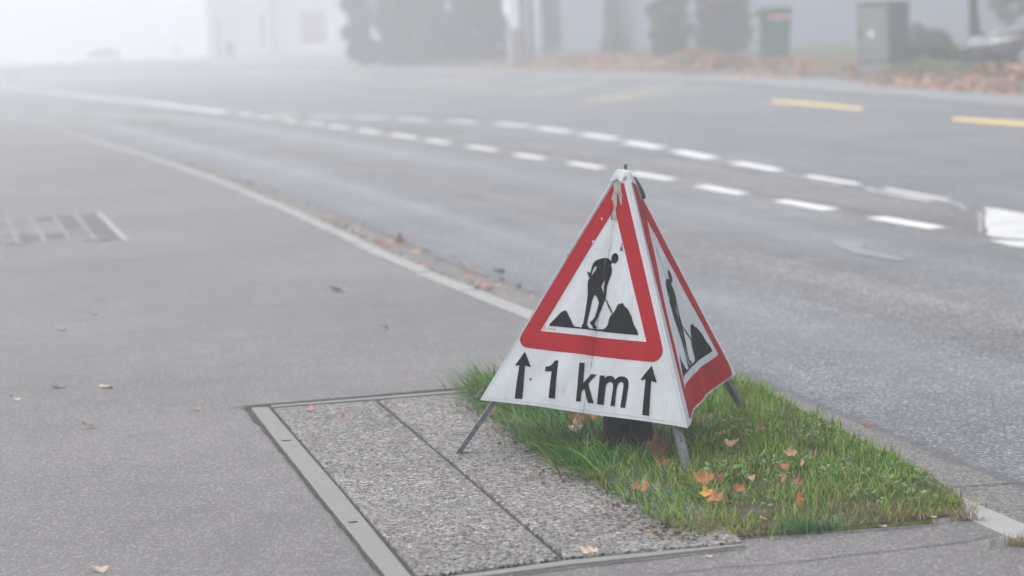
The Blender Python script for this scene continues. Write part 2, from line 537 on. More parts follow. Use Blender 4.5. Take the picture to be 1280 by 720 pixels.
dp = N('old_drain_panel', .7); p = dp.pos()
dp.col(dp.mix(dp.noise(p, 3, 4), (.055, .054, .053), (.115, .112, .11))); dp.bump(dp.noise(p, 120, 3), .5, .004)
for poly in ([(96, 268.6), (122, 266.8), (140, 284), (112, 286.5)], [(112, 287), (140, 284.4), (154, 299), (124, 302)], [(67, 270), (93, 268.6), (107, 284), (78, 287.5)], [(24, 295), (88, 290), (92, 296), (27, 301)], [(38, 272), (64, 270.6), (68, 275), (41, 276.5)]):
    px_poly('drain_panel', [poly], dp.m, .0025, pavement)
# painted bicycle-stand lines on the pavement at the left
bl = [  # end, end, width
((8.4, 272.2), (24, 305), .035), ((37.5, 270.3), (57.7, 304.4), .035), ((65.6, 268.5), (90, 303), .028), ((93.8, 267.5), (121, 301), .035), ((122.8, 265.6), (157.5, 300), .045)]
for (a, b, w) in bl:
    pa, pb = at(*a, .004), at(*b, .004); d = (pb - pa).normalized(); nn_ = Vector((d.y, -d.x, 0)) * w / 2
    m = MB(); m.add([pa + nn_, pa - nn_, pb - nn_, pb + nn_], [(0, 1, 2, 3)])
    if w == .035 and a[0] != 37.5:
        for t in (.28, .66, .97):
            c = pa.lerp(pb, t); e = nn_.normalized() * .10
            m.add([c + e + d * .03, c - e + d * .03 - d * .0, c - e - d * .03, c + e - d * .03], [(0, 1, 2, 3)])
            for v in range(4): m.v[-1 - v] = (m.v[-1 - v][0], m.v[-1 - v][1], .0055)
    m.build('painted_line', MAT['worn_paint'] if w < .042 else paint('pale_line_paint', (.31, .31, .31), .40), pavement)

# cracks and seams in the asphalt
def crack(name, pts, w, z, parent, mat=None, wob=.6):
    P = catmull([at(x, y, z) for x, y in pts], .04); nn = normals(P); m = MB(); vs = []
    for i, (p, q) in enumerate(zip(P, nn)):
        o = q * (wob * w * 2 * mnoise.noise(p * 9)); ww = w * (.6 + .8 * abs(mnoise.noise(p * 23)))
        vs += [p + o + q * ww / 2, p + o - q * ww / 2]
    m.add(vs, [(2 * i, 2 * i + 1, 2 * i + 3, 2 * i + 2) for i in range(len(P) - 1)])
    return m.build(name, mat or MAT['crack'], parent)


crack('crack', [(830, 717), (900, 709), (985, 703), (1070, 692), (1150, 684), (1200, 677), (1246, 668)], .0055, .003, pavement)
crack('crack', [(1190, 607.5), (1225, 605.5), (1260, 603.5), (1290, 602)], .009, MK, road)
crack('crack', [(1000, 520), (1015, 514), (1033, 510), (1046, 509)], .006, MK, road)

# ------------------------------------------------------------------ cable-pit cover: dirt joint, concrete frame, washed-concrete slabs
pit_far = [(303, 507.6), (420, 498.5), (520, 489.7), (640, 480), (852, 463)]
pa, pb, pc, pd_ = at(303, 507.4), at(880, 462.5), at(1196, 645), at(474, 727)
m = MB(); m.add([Vector((p.x, p.y, .0022)) for p in (at(305, 507.8), at(470, 494.6), at(640, 479.5), at(884, 461), at(1000, 515), at(1100, 566), at(1200, 626), at(1199, 645), at(1100, 656), at(1000, 667), at(930, 674), at(925, 680), at(840, 689), at(711, 702), at(611, 715.5), at(545, 726), at(555, 776), at(515, 776), at(475, 717), at(391, 614))], [tuple(range(20))])
joint = struct(m.build('tree_pit_ground', MAT['joint']))


def slab(name, poly, mat, zt, parent=None, bevel=.006):
    vs = [at(x, y, zt) for x, y in poly]; k = len(vs); m = MB()
    lo = [Vector((v.x, v.y, -.05)) for v in vs]
    m.add(vs + lo, [tuple(range(k)), tuple(range(2 * k - 1, k - 1, -1))] + [(i, k + i, k + (i + 1) % k, (i + 1) % k) for i in range(k)])
    o = m.build(name, mat, parent)
    bm = bmesh.new(); bm.from_mesh(o.data); bmesh.ops.recalc_face_normals(bm, faces=bm.faces); bm.to_mesh(o.data); bm.free()
    if bevel:
        b = o.modifiers.new('bevel', 'BEVEL'); b.width = bevel; b.segments = 2
    return o


def lerp2(a, b, t): return (a[0] + (b[0] - a[0]) * t, a[1] + (b[1] - a[1]) * t)


frame = slab('frame_strip', [(314, 508.8), (336, 508.2), (428, 614), (515.5, 720), (560, 775), (521, 775), (480, 717), (396, 614)], MAT['frame_concrete'], .010)
struct(frame)
# two oblong lifting slots: flat dark ovals, dirt and recess shade in one colour
for (cx, cy) in ((358, 550.6), (441.5, 652.5)):
    c = at(cx, cy, .0106); e = (at(cx + 6.5, cy - .5, .0106) - c); w2 = at(cx + 3, cy + 3, .0106) - c
    w2 = (w2 - e * (w2.dot(e) / e.dot(e))).normalized() * .011
    pts = []
    for k in range(14):
        t = 2 * math.pi * k / 14
        pts.append(c + e * (abs(math.cos(t)) ** .6 * math.copysign(1, math.cos(t))) + w2 * math.sin(t))
    m = MB(); m.add(pts, [tuple(range(14))]); m.build('lifting_slot', plain('slot_shadow_dirt', (.018, .016, .016), .95), frame)
rim = slab('rim_strip', [(339, 506.4), (471, 496.0), (580, 487.2), (700, 477.5), (699, 479.6), (580, 489.6), (471, 498.3), (339, 508.6)], MAT['frame_concrete'], .007, bevel=.002); struct(rim)
sl1 = slab('paving_slab', [(342, 509.9), (469, 500.2), (569, 584), (640, 645), (701, 697), (611, 709), (524, 720), (429, 611)], MAT['washed'], .011); struct(sl1)
sl2 = slab('paving_slab', [(474, 499.7), (640, 486), (700, 520), (770, 560), (850, 610), (930, 676), (840, 684), (707, 696), (640, 640.5), (571.5, 582)], MAT['washed'], .013); struct(sl2)
rim2 = slab('rim_strip', [(530, 724), (611, 713.5), (711, 699.5), (840, 687), (930, 678), (931, 681), (840, 691.3), (711, 705.3), (611, 718.5), (540, 728)], MAT['frame_concrete'], .006, bevel=.002); struct(rim2)
crack('sealed_seam', [(285, 508.5), (306, 507.2), (420, 497.6), (520, 488.6), (590, 483.3)], .014, .0062, pavement, wob=.25)
crack('sealed_seam', [(306, 508), (350, 561), (394, 615), (440, 672), (480, 722), (500, 745)], .014, .0062, pavement, mat=MAT['joint'], wob=.3)
crack('sealed_seam', [(560, 729), (611, 721), (711, 708), (840, 693.5), (930, 683)], .012, .0062, pavement, wob=.25)

# moss ribbon along the near edge of the lawn patch
P = catmull([at(x, y, .004) for x, y in ((1050, 664), (1085, 661), (1120, 658.3), (1166, 654.5))], .01); m = MB(); vs = []; nn = normals(P)
for p, q in zip(P, nn):
    a_ = .001 + .008 * abs(mnoise.noise(p * 40)); vs += [p + q * a_, p + Vector((0, 0, .012)), p - q * a_ * .7]
m.add(vs, [(3 * i + j, 3 * i + j + 1, 3 * i + 4 + j, 3 * i + 3 + j) for i in range(len(P) - 1) for j in (0, 1)], smooth=True)
struct(m.build('moss', MAT['moss']), 'stuff')

# ------------------------------------------------------------------ the folding warning sign
FL, FF, FR = at(566, 566, .014), at(866, 598, 0), at(936.5, 516, 0)
CEN = (FL + FF + FR) / 3
_d = ray(781, 214); APEX = EYE + _d * ((CEN.x * _d.x + CEN.y * _d.y) / (_d.x ** 2 + _d.y ** 2))


def hem_corner(px, py, foot):
    best = min((abs((lambda q: (q - EYE).dot(DN) / (q - EYE).dot(FW) * FPX + 360)(APEX.lerp(foot, k / 400)) - py), k) for k in range(401))
    return at_depth(px, py, APEX.lerp(foot, best[1] / 400).y)


TOPS = [at_depth(x, y, APEX.y + dy) for x, y, dy in ((771.0, 212.5, 0.0), (786.3, 214.5, -.012), (789.0, 219.0, .012))]
TL, TF, TRr = TOPS
CL, CF, CR = hem_corner(600, 500, FL), hem_corner(859.5, 535, FF), hem_corner(920, 467, FR)
sign = tag(empty('folding_warning_sign', (CEN.x, CEN.y, 0)), 'three-sided folding roadworks sign with red triangles, a digging man and 1 km in black', 'warning sign')
S0 = Vector((CEN.x, CEN.y, 0))


def fabric(name, base, amp):
    n = N(name, .7, .10)
    uv = n.n('UVMap').outputs[0]; s = n.sep(uv)
    f = n.noise(n.obj(), 5, 5, .65); g = n.noise(n.scale(n.obj(), (14, 14, 2.2)), 3, 5, .7)
    c = n.mix(n.ramp(f, [(.35, 0.0), (.75, amp)]), base, [x * .62 for x in base])
    c = n.mix(n.ramp(g, [(.52, 0.0), (.8, amp)]), c, [x * .5 + .02 for x in base])
    sp = n.noise(n.obj(), 70, 2, .5)
    c = n.mix(n.ramp(sp, [(.74, 0.0), (.79, .45)]), c, (.12, .10, .09))
    # the fold down the middle: rubbed and dirty
    wv = n.math('MULTIPLY', n.math('SUBTRACT', n.noise(n.obj(), 22, 3), .5), .004)
    dx = n.math('ABSOLUTE', n.math('ADD', s[0], wv))
    k = n.maprange(dx, .0008, .0035, .75, 0)
    br = n.ramp(n.noise(n.obj(), 16, 4, .7), [(.38, .15), (.6, 1.0)])
    c = n.mix(n.math('MULTIPLY', k, br), c, n.mix(1.0, c, (.42, .37, .31), 'MULTIPLY'))
    wide = n.maprange(dx, .0, .03, .22, 0)
    c = n.mix(n.math('MULTIPLY', wide, br), c, n.mix(1.0, c, (.6, .57, .52), 'MULTIPLY'))
    n.col(c)
    wv1 = n.n('TexWave', Scale=130.0, Distortion=.6); n.put(wv1.inputs['Vector'], n.obj())
    n.bump(n.math('ADD', n.math('MULTIPLY', wv1.outputs['Fac'], .35), n.noise(n.obj(), 9, 4)), .5, .007)
    return n.m


FAB = [fabric('white_reflective_fabric', (.58, .605, .625), .42), fabric('red_print', (.38, .011, .019), .38), fabric('black_print', (.006, .006, .009), .15),
       plain('tape_residue', (.26, .245, .22), .8, .35, 30), plain('red_ink', (.5, .04, .08), .6), plain('chipped_coating', (.50, .52, .54), .7), plain('dark_stain', (.055, .045, .045), .8), plain('seam_thread', (.36, .375, .39), .8)]


class Panel:
    def __init__(s, A, B, L, R, k, arch):
        s.o = L; s.e1 = (R - L).normalized(); s.W = (R - L).length
        s.n = s.e1.cross((A + B) / 2 - L).normalized()
        if s.n.dot((L + R) / 2 - CEN) < 0: s.n = -s.n
        s.e2 = s.n.cross(s.e1)
        if s.e2.z < 0: s.e2 = -s.e2
        s.H = ((A + B) / 2 - L).dot(s.e2)
        s.al = (A - L).dot(s.e1); s.ar = (B - L).dot(s.e1); s.ax = (s.al + s.ar) / 2; s.k = k; s.arch = arch; s.mb = MB(); s.uv = []

    def to2(s, px, py):
        q = on_plane(px, py, s.o, s.n) - s.o
        return (q.dot(s.e1), q.dot(s.e2))

    def span(s, b):
        t = b / s.H
        return s.al * t, s.W + (s.ar - s.W) * t

    def pt(s, a, b, off=0.0):
        l, r = s.span(b); w_ = max(1e-6, r - l); q = min(1, max(0, (a - l) / w_)); h = max(0, b / s.H)
        bow = 4 * q * (1 - q)
        d = -s.k * bow * bow * max(0, 1 - h) ** 2.6
        d += (.0034 * math.sin(q * 15 + h * 6) + .0024 * math.sin(q * 29 - h * 15) + .010 * mnoise.noise(Vector((q * 3.2, h * 3.5, s.k * 90)))) * bow * (1 - h)
        d -= .0035 * max(0, 1 - abs(q - .5) / .03) * (1 - h)
        return s.o + s.e1 * a + s.e2 * b + s.n * (d + off) - S0

    def crease(s, a, b):
        l, r = s.span(b); return a - (l + (r - l) * .5)

    def base(s, nu=40, nv=36):
        vs = []; fs = []
        for j in range(nv + 1):
            for i in range(nu + 1):
                q = i / nu; b0 = s.arch * 4 * q * (1 - q) * (1 + .25 * math.sin(q * 9)); b = b0 + (s.H * .995 - b0) * j / nv
                l, r = s.span(b); a = l + (r - l) * q
                vs.append(s.pt(a, b)); s.uv.append((s.crease(a, b), b))
        for j in range(nv):
            for i in range(nu):
                k = j * (nu + 1) + i; fs.append((k, k + 1, k + nu + 2, k + nu + 1))
        s.mb.add(vs, fs, 0, smooth=True)

    def decal(s, loops, mi, off):
        flat = [Vector((a, b, 0)) for lp in loops for a, b in lp]
        tris = tessellate_polygon([[Vector((a, b, 0)) for a, b in lp] for lp in loops])
        bm = bmesh.new(); bv = [bm.verts.new(v) for v in flat]
        for t_ in tris:
            try: bm.faces.new([bv[i] for i in t_])
            except ValueError: pass
        lo = [min(v[i] for v in flat) for i in (0, 1)]; hi = [max(v[i] for v in flat) for i in (0, 1)]
        for ax in (0, 1):
            c = math.ceil(lo[ax] / .022) * .022
            while c < hi[ax]:
                co_ = Vector((0, 0, 0)); co_[ax] = c; no = Vector((0, 0, 0)); no[ax] = 1
                bmesh.ops.bisect_plane(bm, geom=bm.verts[:] + bm.edges[:] + bm.faces[:], plane_co=co_, plane_no=no); c += .022
        bm.verts.index_update()
        vs = [s.pt(v.co.x, v.co.y, off) for v in bm.verts]; s.uv += [(s.crease(v.co.x, v.co.y), v.co.y) for v in bm.verts]
        fs = []
        for f in bm.faces:
            ids = [v.index for v in f.verts]
            nn_ = (vs[ids[1]] - vs[ids[0]]).cross(vs[ids[2]] - vs[ids[0]])
            fs.append(ids if nn_.dot(s.n) > 0 else ids[::-1])
        s.mb.add(vs, fs, mi, smooth=True); bm.free()

    def build(s, name, parent):
        o = s.mb.build(name, FAB, parent)
        ul = o.data.uv_layers.new(name='UVMap')
        for lp in o.data.loops: ul.data[lp.index].uv = s.uv[lp.vertex_index]
        return o


def rounded(poly, radii, k=7):
    out = []; n_ = len(poly)
    for i in range(n_):
        p, a, b = Vector(poly[i]), Vector(poly[i - 1]), Vector(poly[(i + 1) % n_]); r = radii[i]
        if r <= 0: out.append(tuple(p)); continue
        u, v = (a - p).normalized(), (b - p).normalized(); ang = u.angle(v); d = r / math.tan(ang / 2)
        c = p + (u + v).normalized() * (r / math.sin(ang / 2)); s_, e_ = p + u * d, p + v * d
        a0 = math.atan2(s_.y - c.y, s_.x - c.x); a1 = math.atan2(e_.y - c.y, e_.x - c.x)
        while a1 - a0 > math.pi: a1 -= 2 * math.pi
        while a1 - a0 < -math.pi: a1 += 2 * math.pi
        out += [(c.x + r * math.cos(a0 + (a1 - a0) * j / k), c.y + r * math.sin(a0 + (a1 - a0) * j / k)) for j in range(k + 1)]
    return out


def crop(pts, ox, oy, s): return [(ox + x / s, oy + y / s) for x, y in pts]


Z2 = (640, 290, 5.1428); Z5 = (580, 430, 5.1428); Z6 = (700, 430, 5.1428); Z1 = (720, 195, 9.0)
head = [(659 + 24 * math.cos(t_) + 3 * math.sin(t_), 168 - 34 * math.sin(t_)) for t_ in [2 * math.pi * k / 18 for k in range(18)]]
man = crop([(630, 178), (608, 165), (590, 166), (568, 172), (545, 181), (532, 190), (521, 206), (514, 228), (509, 250), (504, 266), (494, 257), (484, 256), (487, 268), (493, 277), (495, 291), (503, 293),
            (497, 302), (491, 314), (488, 335), (487, 400), (479, 460), (468, 530), (458, 585), (449, 600), (448, 614), (470, 619), (492, 621), (493, 611), (481, 597), (484, 578), (499, 510), (514, 440), (529, 402),
            (541, 414), (552, 436), (556, 456), (548, 488), (530, 548), (512, 570), (501, 578), (503, 592), (515, 604), (516, 618), (532, 622), (539, 610), (529, 592), (532, 578), (552, 536), (574, 486), (592, 442),
            (598, 428), (603, 400), (608, 350), (622, 310), (637, 272), (641, 245), (638, 222), (632, 208), (640, 203), (640, 190)], *Z2)
gap_arm = crop([(547, 220), (541, 240), (527, 262), (513, 284), (516, 262), (525, 236), (536, 222)], *Z2)
gap_hand = crop([(593, 302), (580, 326), (571, 350), (578, 374), (586, 386), (588, 352), (593, 324)], *Z2)
shovel = crop([(597, 428), (604, 432), (624, 478), (641, 516), (634, 522), (614, 482)], *Z2)
pile_s = crop([(234, 602), (240, 588), (262, 566), (284, 545), (303, 524), (318, 511), (330, 508), (343, 502), (354, 513), (365, 536), (378, 565), (390, 592), (402, 607), (450, 613), (520, 621), (578, 622), (594, 610), (607, 592), (612, 568), (620, 545),
               (627, 533), (641, 520), (655, 505), (664, 486), (673, 470), (684, 458), (698, 460), (711, 454), (718, 468), (726, 480), (744, 494), (755, 516), (768, 542), (774, 570), (782, 594), (798, 622), (808, 645), (807, 662), (700, 651), (580, 637), (400, 617)], *Z2)
in_tri = [(768, 261), (675, 413.3), (808.3, 427.5)]
arrow_l = crop([(390, 48), (410, 98), (428, 148), (391, 138), (381, 240), (370, 352), (323, 349), (338, 245), (355, 137), (326, 139), (358, 94)], *Z5)
one = crop([(576, 103), (601, 103), (590, 215), (576, 347), (538, 345), (548, 260), (557, 174), (514, 173), (517, 142), (536, 141), (556, 131), (570, 116)], *Z5)
kk = crop([(120, 117), (152, 118), (146, 180), (140, 247), (164, 219), (190, 189), (227, 193), (172, 249), (189, 312), (206, 377), (168, 374), (156, 326), (146, 283), (130, 301), (126, 330), (122, 366), (92, 364), (106, 240)], *Z6)
mm = crop([(247, 198), (278, 199), (276, 216), (288, 205), (304, 199), (322, 201), (334, 210), (341, 224), (352, 212), (366, 204), (388, 202), (408, 208), (423, 219), (431, 238), (429, 272), (417, 338), (405, 406), (372, 402), (384, 334), (395, 268), (393, 247), (383, 239), (368, 242),
           (356, 256), (349, 288), (341, 340), (335, 394), (307, 391), (317, 330), (326, 276), (326, 250), (314, 238), (298, 242), (287, 252), (281, 270), (273, 328), (265, 386), (225, 381), (237, 290)], *Z6)
arrow_r = crop([(591, 139), (606, 194), (623, 248), (586, 237), (576, 340), (565, 459), (518, 453), (534, 335), (549, 228), (513, 230), (550, 186)], *Z6)


def text_polys(txt, size):
    cu = bpy.data.curves.new('tmp', 'FONT'); cu.body = txt; cu.size = size; cu.resolution_u = 2; cu.shear = .2
    ob = bpy.data.objects.new('tmp', cu); C.objects.link(ob); bpy.context.view_layer.update()
    me_ = ob.evaluated_get(bpy.context.evaluated_depsgraph_get()).to_mesh()
    out = [[(me_.vertices[i].co.x, me_.vertices[i].co.y) for i in p.vertices] for p in me_.polygons]
    bpy.data.objects.remove(ob); bpy.data.curves.remove(cu)
    return out


front = Panel(TL, TF, CL, CF, .016, .006)
front.base()
T = lambda poly: [front.to2(x, y) for x, y in poly]
ring_o = rounded(T([(776.4, 214), (642.6, 432.8), (833, 454.8)]), [.004, .030, .034])
inn = T(in_tri)
front.decal([ring_o, inn], 1, .0008)
for pl in (pile_s, shovel, crop(head, *Z2), arrow_l, one, kk, mm, arrow_r): front.decal([T(pl)], 2, .0013)
front.decal([T(man), T(gap_arm), T(gap_hand)], 2, .0014)
# little maker's mark in the corner of the white triangle
def mark(pan, o, ux, size, mi, txt='TRIOPAN', tri=True, off=.0014):
    ux = Vector(ux).normalized(); uy = Vector((-ux.y, ux.x)); o = Vector(o)
    for pl in text_polys(txt, size): pan.decal([[tuple(o + ux * x + uy * y) for x, y in pl]], mi, off)
    if tri:
        q = size * 1.5; c_ = o - ux * q * 1.05
        t1 = [(0, -.1), (.9, -.1), (.42, .85)]; t2 = [(.16, -.01), (.74, -.01), (.42, .62)]
        pan.decal([[tuple(c_ + (ux * x + uy * y) * q) for x, y in t1], [tuple(c_ + (ux * x + uy * y) * q) for x, y in t2]], mi, off)
bl_ = Vector(front.to2(682.3, 411.4)); br_ = Vector(front.to2(697, 413.2))
mark(front, bl_, br_ - bl_, .0085, 4)
# weathering at the tip: torn tape, and chips in the coating
front.decal([T(crop([(422, 300), (470, 262), (520, 240), (575, 232), (560, 270), (520, 296), (508, 330), (514, 400), (531, 455), (517, 462), (522, 552), (510, 556), (495, 500), (478, 440), (462, 410), (464, 560), (445, 600), (462, 700), (448, 724), (405, 700), (408, 640), (428, 590), (418, 500), (402, 492), (416, 430), (432, 380)], *Z1))], 3, .0022)
front.decal([T(crop([(398, 640), (412, 650), (404, 720), (392, 720)], *Z1))], 6, .0020)
front.decal([T(crop([(522, 52), (534, 62), (522, 74), (516, 66)], *Z2))], 5, .0018); front.decal([T(crop([(520, 98), (548, 94), (552, 103), (530, 108)], *Z2))], 5, .0018)
front.decal([T(crop([(700, 92), (708, 96), (710, 116), (702, 124), (694, 114)], *Z2))], 6, .0018); front.decal([T(crop([(686, 112), (696, 104), (693, 118)], *Z2))], 5, .0018); front.decal([T(crop([(706, 70), (711, 84), (707, 92), (703, 82)], *Z2))], 6, .0018)
front.decal([T(crop([(352, 142), (364, 148), (362, 154), (354, 150)], *Z2))], 6, .0018)
front.decal([T(crop([(418, 214), (430, 222), (424, 234), (416, 226)], *Z5))], 6, .0014); front.decal([T(crop([(622, 300), (628, 292), (632, 262), (636, 266), (632, 300), (625, 320)], *Z5))], 5, .0014)
front.decal([T(crop([(596, 165), (609, 168), (601, 200), (594, 245), (588, 300), (583, 300), (590, 230)], *Z2))], 6, .0022)

right = Panel(TF, TRr, CF, CR, .046, .003)
right.base()
TR = lambda poly: [right.to2(x, y) for x, y in poly]
right.decal([rounded(TR([(787.5, 218), (862.5, 524.5), (917.5, 468)]), [.003, .006, .026]), TR([(808.6, 274), (856.9, 486), (899.0, 443)])], 1, .0008)
ia, ib, ic = [Vector(v) for v in inn]; ja, jb, jc = [Vector(v) for v in TR([(808.6, 274), (856.9, 486), (899.0, 443)])]


def affine(q):
    q = Vector(q) - ia; u, v = ib - ia, ic - ia; det = u.x * v.y - u.y * v.x
    s_ = (q.x * v.y - q.y * v.x) / det; t_ = (u.x * q.y - u.y * q.x) / det
    return tuple(ja + (jb - ja) * s_ + (jc - ja) * t_)


F = lambda poly: [affine(q) for q in T(poly)]
for pl in (pile_s, shovel, crop(head, *Z2)): right.decal([F(pl)], 2, .0013)
right.decal([F(man), F(gap_arm), F(gap_hand)], 2, .0014)
o_ = Vector(affine(front.to2(682.3, 411.4))); mark(right, o_, jc - jb, .0085, 4)
o_ = Vector(right.to2(894, 466)); mark(right, o_, Vector(right.to2(904, 457)) - o_, .016, 6, tri=False)
right.decal([TR(crop([(735, 520), (745, 560), (762, 620), (800, 718), (795, 720), (752, 630), (738, 580), (728, 540)], *Z1))], 6, .002)
right.decal([TR(crop([(640, 250), (662, 300), (690, 370), (715, 420), (735, 490), (722, 495), (700, 430), (672, 360), (648, 300)], *Z1))], 3, .002)
right.decal([TR([(820.5, 309), (821.5, 310), (829, 329), (828.4, 329.3), (824, 319)])], 6, .0016)
back = Panel(TRr, TL, CR, CL, .03, .01)
back.base()
back.decal([rounded([(back.ax, back.H * .985), (back.W * .17, back.H * .22), (back.W * .83, back.H * .22)][::1], [.004, .03, .03]),
            [(back.ax, back.H * .82), (back.W * .27, back.H * .295), (back.W * .73, back.H * .295)]], 1, .0008)
# sewn seams beside the ridges and above the hems
def seam(pan, inset, w_, ends):
    for side in ends:
        if side == 'hem':
            pts = []
            for k in range(21):
                q = .02 + .96 * k / 20; b = inset + pan.arch * 4 * q * (1 - q) * (1 + .25 * math.sin(q * 9)); l, r = pan.span(b); pts.append((l + (r - l) * q, b))
            pan.decal([pts + [(a_, b + w_) for a_, b in pts[::-1]]], 7, .0016)
        else:
            l0, r0 = pan.span(.004); l1, r1 = pan.span(pan.H * .93)
            if side == 'left': pan.decal([[(l0 + inset, .004), (l1 + inset, pan.H * .93), (l1 + inset + w_, pan.H * .93), (l0 + inset + w_, .004)]], 7, .0016)
            else: pan.decal([[(r0 - inset, .004), (r1 - inset, pan.H * .93), (r1 - inset - w_, pan.H * .93), (r0 - inset - w_, .004)]], 7, .0016)
seam(front, .0085, .0013, ('left', 'right', 'hem')); seam(right, .006, .0012, ('left', 'hem'))
o = front.build('sign_panel', sign); o['label'] = 'front panel with red triangle, digging man and 1 km between two arrows'
o = right.build('sign_panel', sign); o['label'] = 'side panel with red triangle and digging man reaching to its hem'
back.build('sign_panel', sign)

# cap over the tip, pin, torn flap
m = MB(); rngs = []
tc_ = (TL + TF + TRr) / 3
for t_, off in ((-.006, .001), (.0, .0035), (.022, .004), (.044, .003)):
    row = []
    for (a_, ta), (b_, tb) in (((CL, TL), (CF, TF)), ((CF, TF), (CR, TRr)), ((CR, TRr), (CL, TL))):
        for k in range(6):
            q = k / 6; tt = t_ + (.016 * mnoise.noise(Vector((k * .9, a_.x * 7, 2))) + .006 * math.sin(k * 2.1) if t_ > .03 else 0)
            e = ta.lerp(tb, q).lerp(a_.lerp(b_, q), tt); dd = e - Vector((tc_.x, tc_.y, e.z))
            row.append(e + (dd.normalized() if dd.length > 1e-5 else Vector()) * off - S0)
    rngs.append(row)
vs = [v for r in rngs for v in r]; k12 = 18
m.add(vs, [(i * k12 + j, (i + 1) * k12 + j, (i + 1) * k12 + (j + 1) % k12, i * k12 + (j + 1) % k12) for i in range(3) for j in range(k12)] + [tuple(range(k12))])
cap = m.build('tip_cap', plain('scuffed_white_cap', (.52, .55, .57), .6, .3, 30), sign)
m = MB(); a0 = (TL + TF + TRr) / 3 - S0 + Vector((0, 0, .002))
m.tube([a0 + Vector((0, 0, z_)) for z_ in (-.01, .006, .009, .0095, .014, .0145, .018, .0185, .0235)], [.0058, .0058, .0058, .0046, .0046, .006, .006, .0048, .0062], 12)
m.build('pin', plain('dark_steel_pin', (.10, .10, .13), .45, metal=.6), sign)
m = MB(); vs = []
for (x, y), (x2, y2), lift in (((640, 238), (655, 236), .002), ((662, 285), (688, 290), .003), ((688, 345), (720, 345), .004), ((712, 400), (746, 398), .004), ((735, 450), (768, 455), .003), ((752, 484), (772, 480), .002)):
    for xx, yy in ((x, y), (x2, y2)):
        q = on_plane(720 + xx / 9, 195 + yy / 9, CF, right.n); vs.append(q + right.n * lift - S0)
m.add(vs, [(2 * i, 2 * i + 1, 2 * i + 3, 2 * i + 2) for i in range(5)], smooth=True)
fl = m.build('torn_flap', plain('dark_torn_lining', (.05, .032, .036), .8, .3, 40), sign); sm_ = fl.modifiers.new('thick', 'SOLIDIFY'); sm_.thickness = .002

# legs: flat galvanised steel bars from the hub to the ground
STEEL = N('galvanised_leg', .45, .5); p_ = STEEL.obj()
STEEL.col(STEEL.ramp(STEEL.noise(p_, 30, 4, .7), [(.3, (.10, .105, .115)), (.7, (.20, .21, .23))])); STEEL.b.inputs['Metallic'].default_value = .25
HUB = APEX - Vector((0, 0, .075))
for foot, corner in ((FL, CL), (FF, CF), (FR, CR)):
    out = Vector((foot.x - CEN.x, foot.y - CEN.y, 0)).normalized(); foot = foot + out * (.004 if corner is CF else .020); ax = (foot - HUB).normalized(); sd_ = ax.cross(out).normalized(); ou = sd_.cross(ax).normalized()
    if ou.dot(out) < 0: ou = -ou
    ln = (foot - HUB).length
    Mx = Matrix((sd_, ou, ax)).transposed().to_4x4(); Mx.translation = HUB - S0
    m = MB()
    wd_ = .0125
    l0 = ln * .70
    m.box(-wd_, wd_, -.039, -.0355, l0, ln, 0, Mx); m.box(-wd_, -wd_ + .003, -.0355, -.023, l0, ln, 0, Mx); m.box(wd_ - .003, wd_, -.0355, -.023, l0, ln, 0, Mx); m.box(-wd_ + .003, wd_ - .003, -.0265, -.0235, l0, ln - .002, 0, Mx)
    leg = m.build('leg', STEEL.m, sign)
    m = MB(); m.box(-wd_ - .0012, wd_ + .0012, -.0402, -.0218, ln - .014, ln + .0005, 0, Mx); m.build('foot_cap', plain('dark_foot', (.04, .04, .042), .7), leg)
    hl = (corner - HUB).dot(ax)
    for k in (0, 1):
        m = MB(); c_ = Mx @ Vector((.001, -.0225, hl + .016 + .011 * k)); m.tube([c_, c_ + ou * .0022], .0028, 8); m.build('rivet', plain('dark_rivet', (.03, .03, .035), .5, metal=.5), leg)
    if corner is CL:
        m = MB(); cc = CL - S0; a_ = ax; Mc = Matrix((RT, FW, (ax * -1))).transposed().to_4x4(); Mc.translation = at_depth(600.2, 491, CL.y + .004) - S0
        m.box(-.0062, .0062, -.002, .002, -.020, .016, 0, Mc); m.build('clip', STEEL.m, leg, bevel=.003)

# dark stump standing in the grass under the sign
sb = at(786, 562, 0)
m = MB(); ring = []
nr = 28
for j, (z_, r_) in enumerate(((-.05, .105), (.0, .092), (.05, .080), (.12, .074), (.22, .072), (.30, .071), (.305, .060))):
    for k in range(nr):
        t_ = 2 * math.pi * k / nr
        rr = r_ * (1 + .10 * mnoise.noise(Vector((math.cos(t_) * 3, math.sin(t_) * 3, z_ * 2))) + .03 * math.sin(9 * t_ + z_ * 6))
        ring.append((rr * math.cos(t_), rr * math.sin(t_), z_))
m.add(ring, [(j * nr + k, j * nr + (k + 1) % nr, (j + 1) * nr + (k + 1) % nr, (j + 1) * nr + k) for j in range(6) for k in range(nr)] + [tuple(6 * nr + k for k in range(nr))], smooth=True)
nb = N('dark_bark', .95); pb_ = nb.obj(); fb = nb.noise(nb.scale(pb_, (60, 60, 9)), 1, 5, .7)
nb.col(nb.ramp(fb, [(.3, (.012, .010, .010)), (.7, (.045, .038, .034))])); nb.bump(fb, 1, .012)
tag(m.build('tree_stump', nb.m, loc=(sb.x, sb.y, 0)), 'dark stump in the grass half hidden under the folding roadworks sign', 'stump')

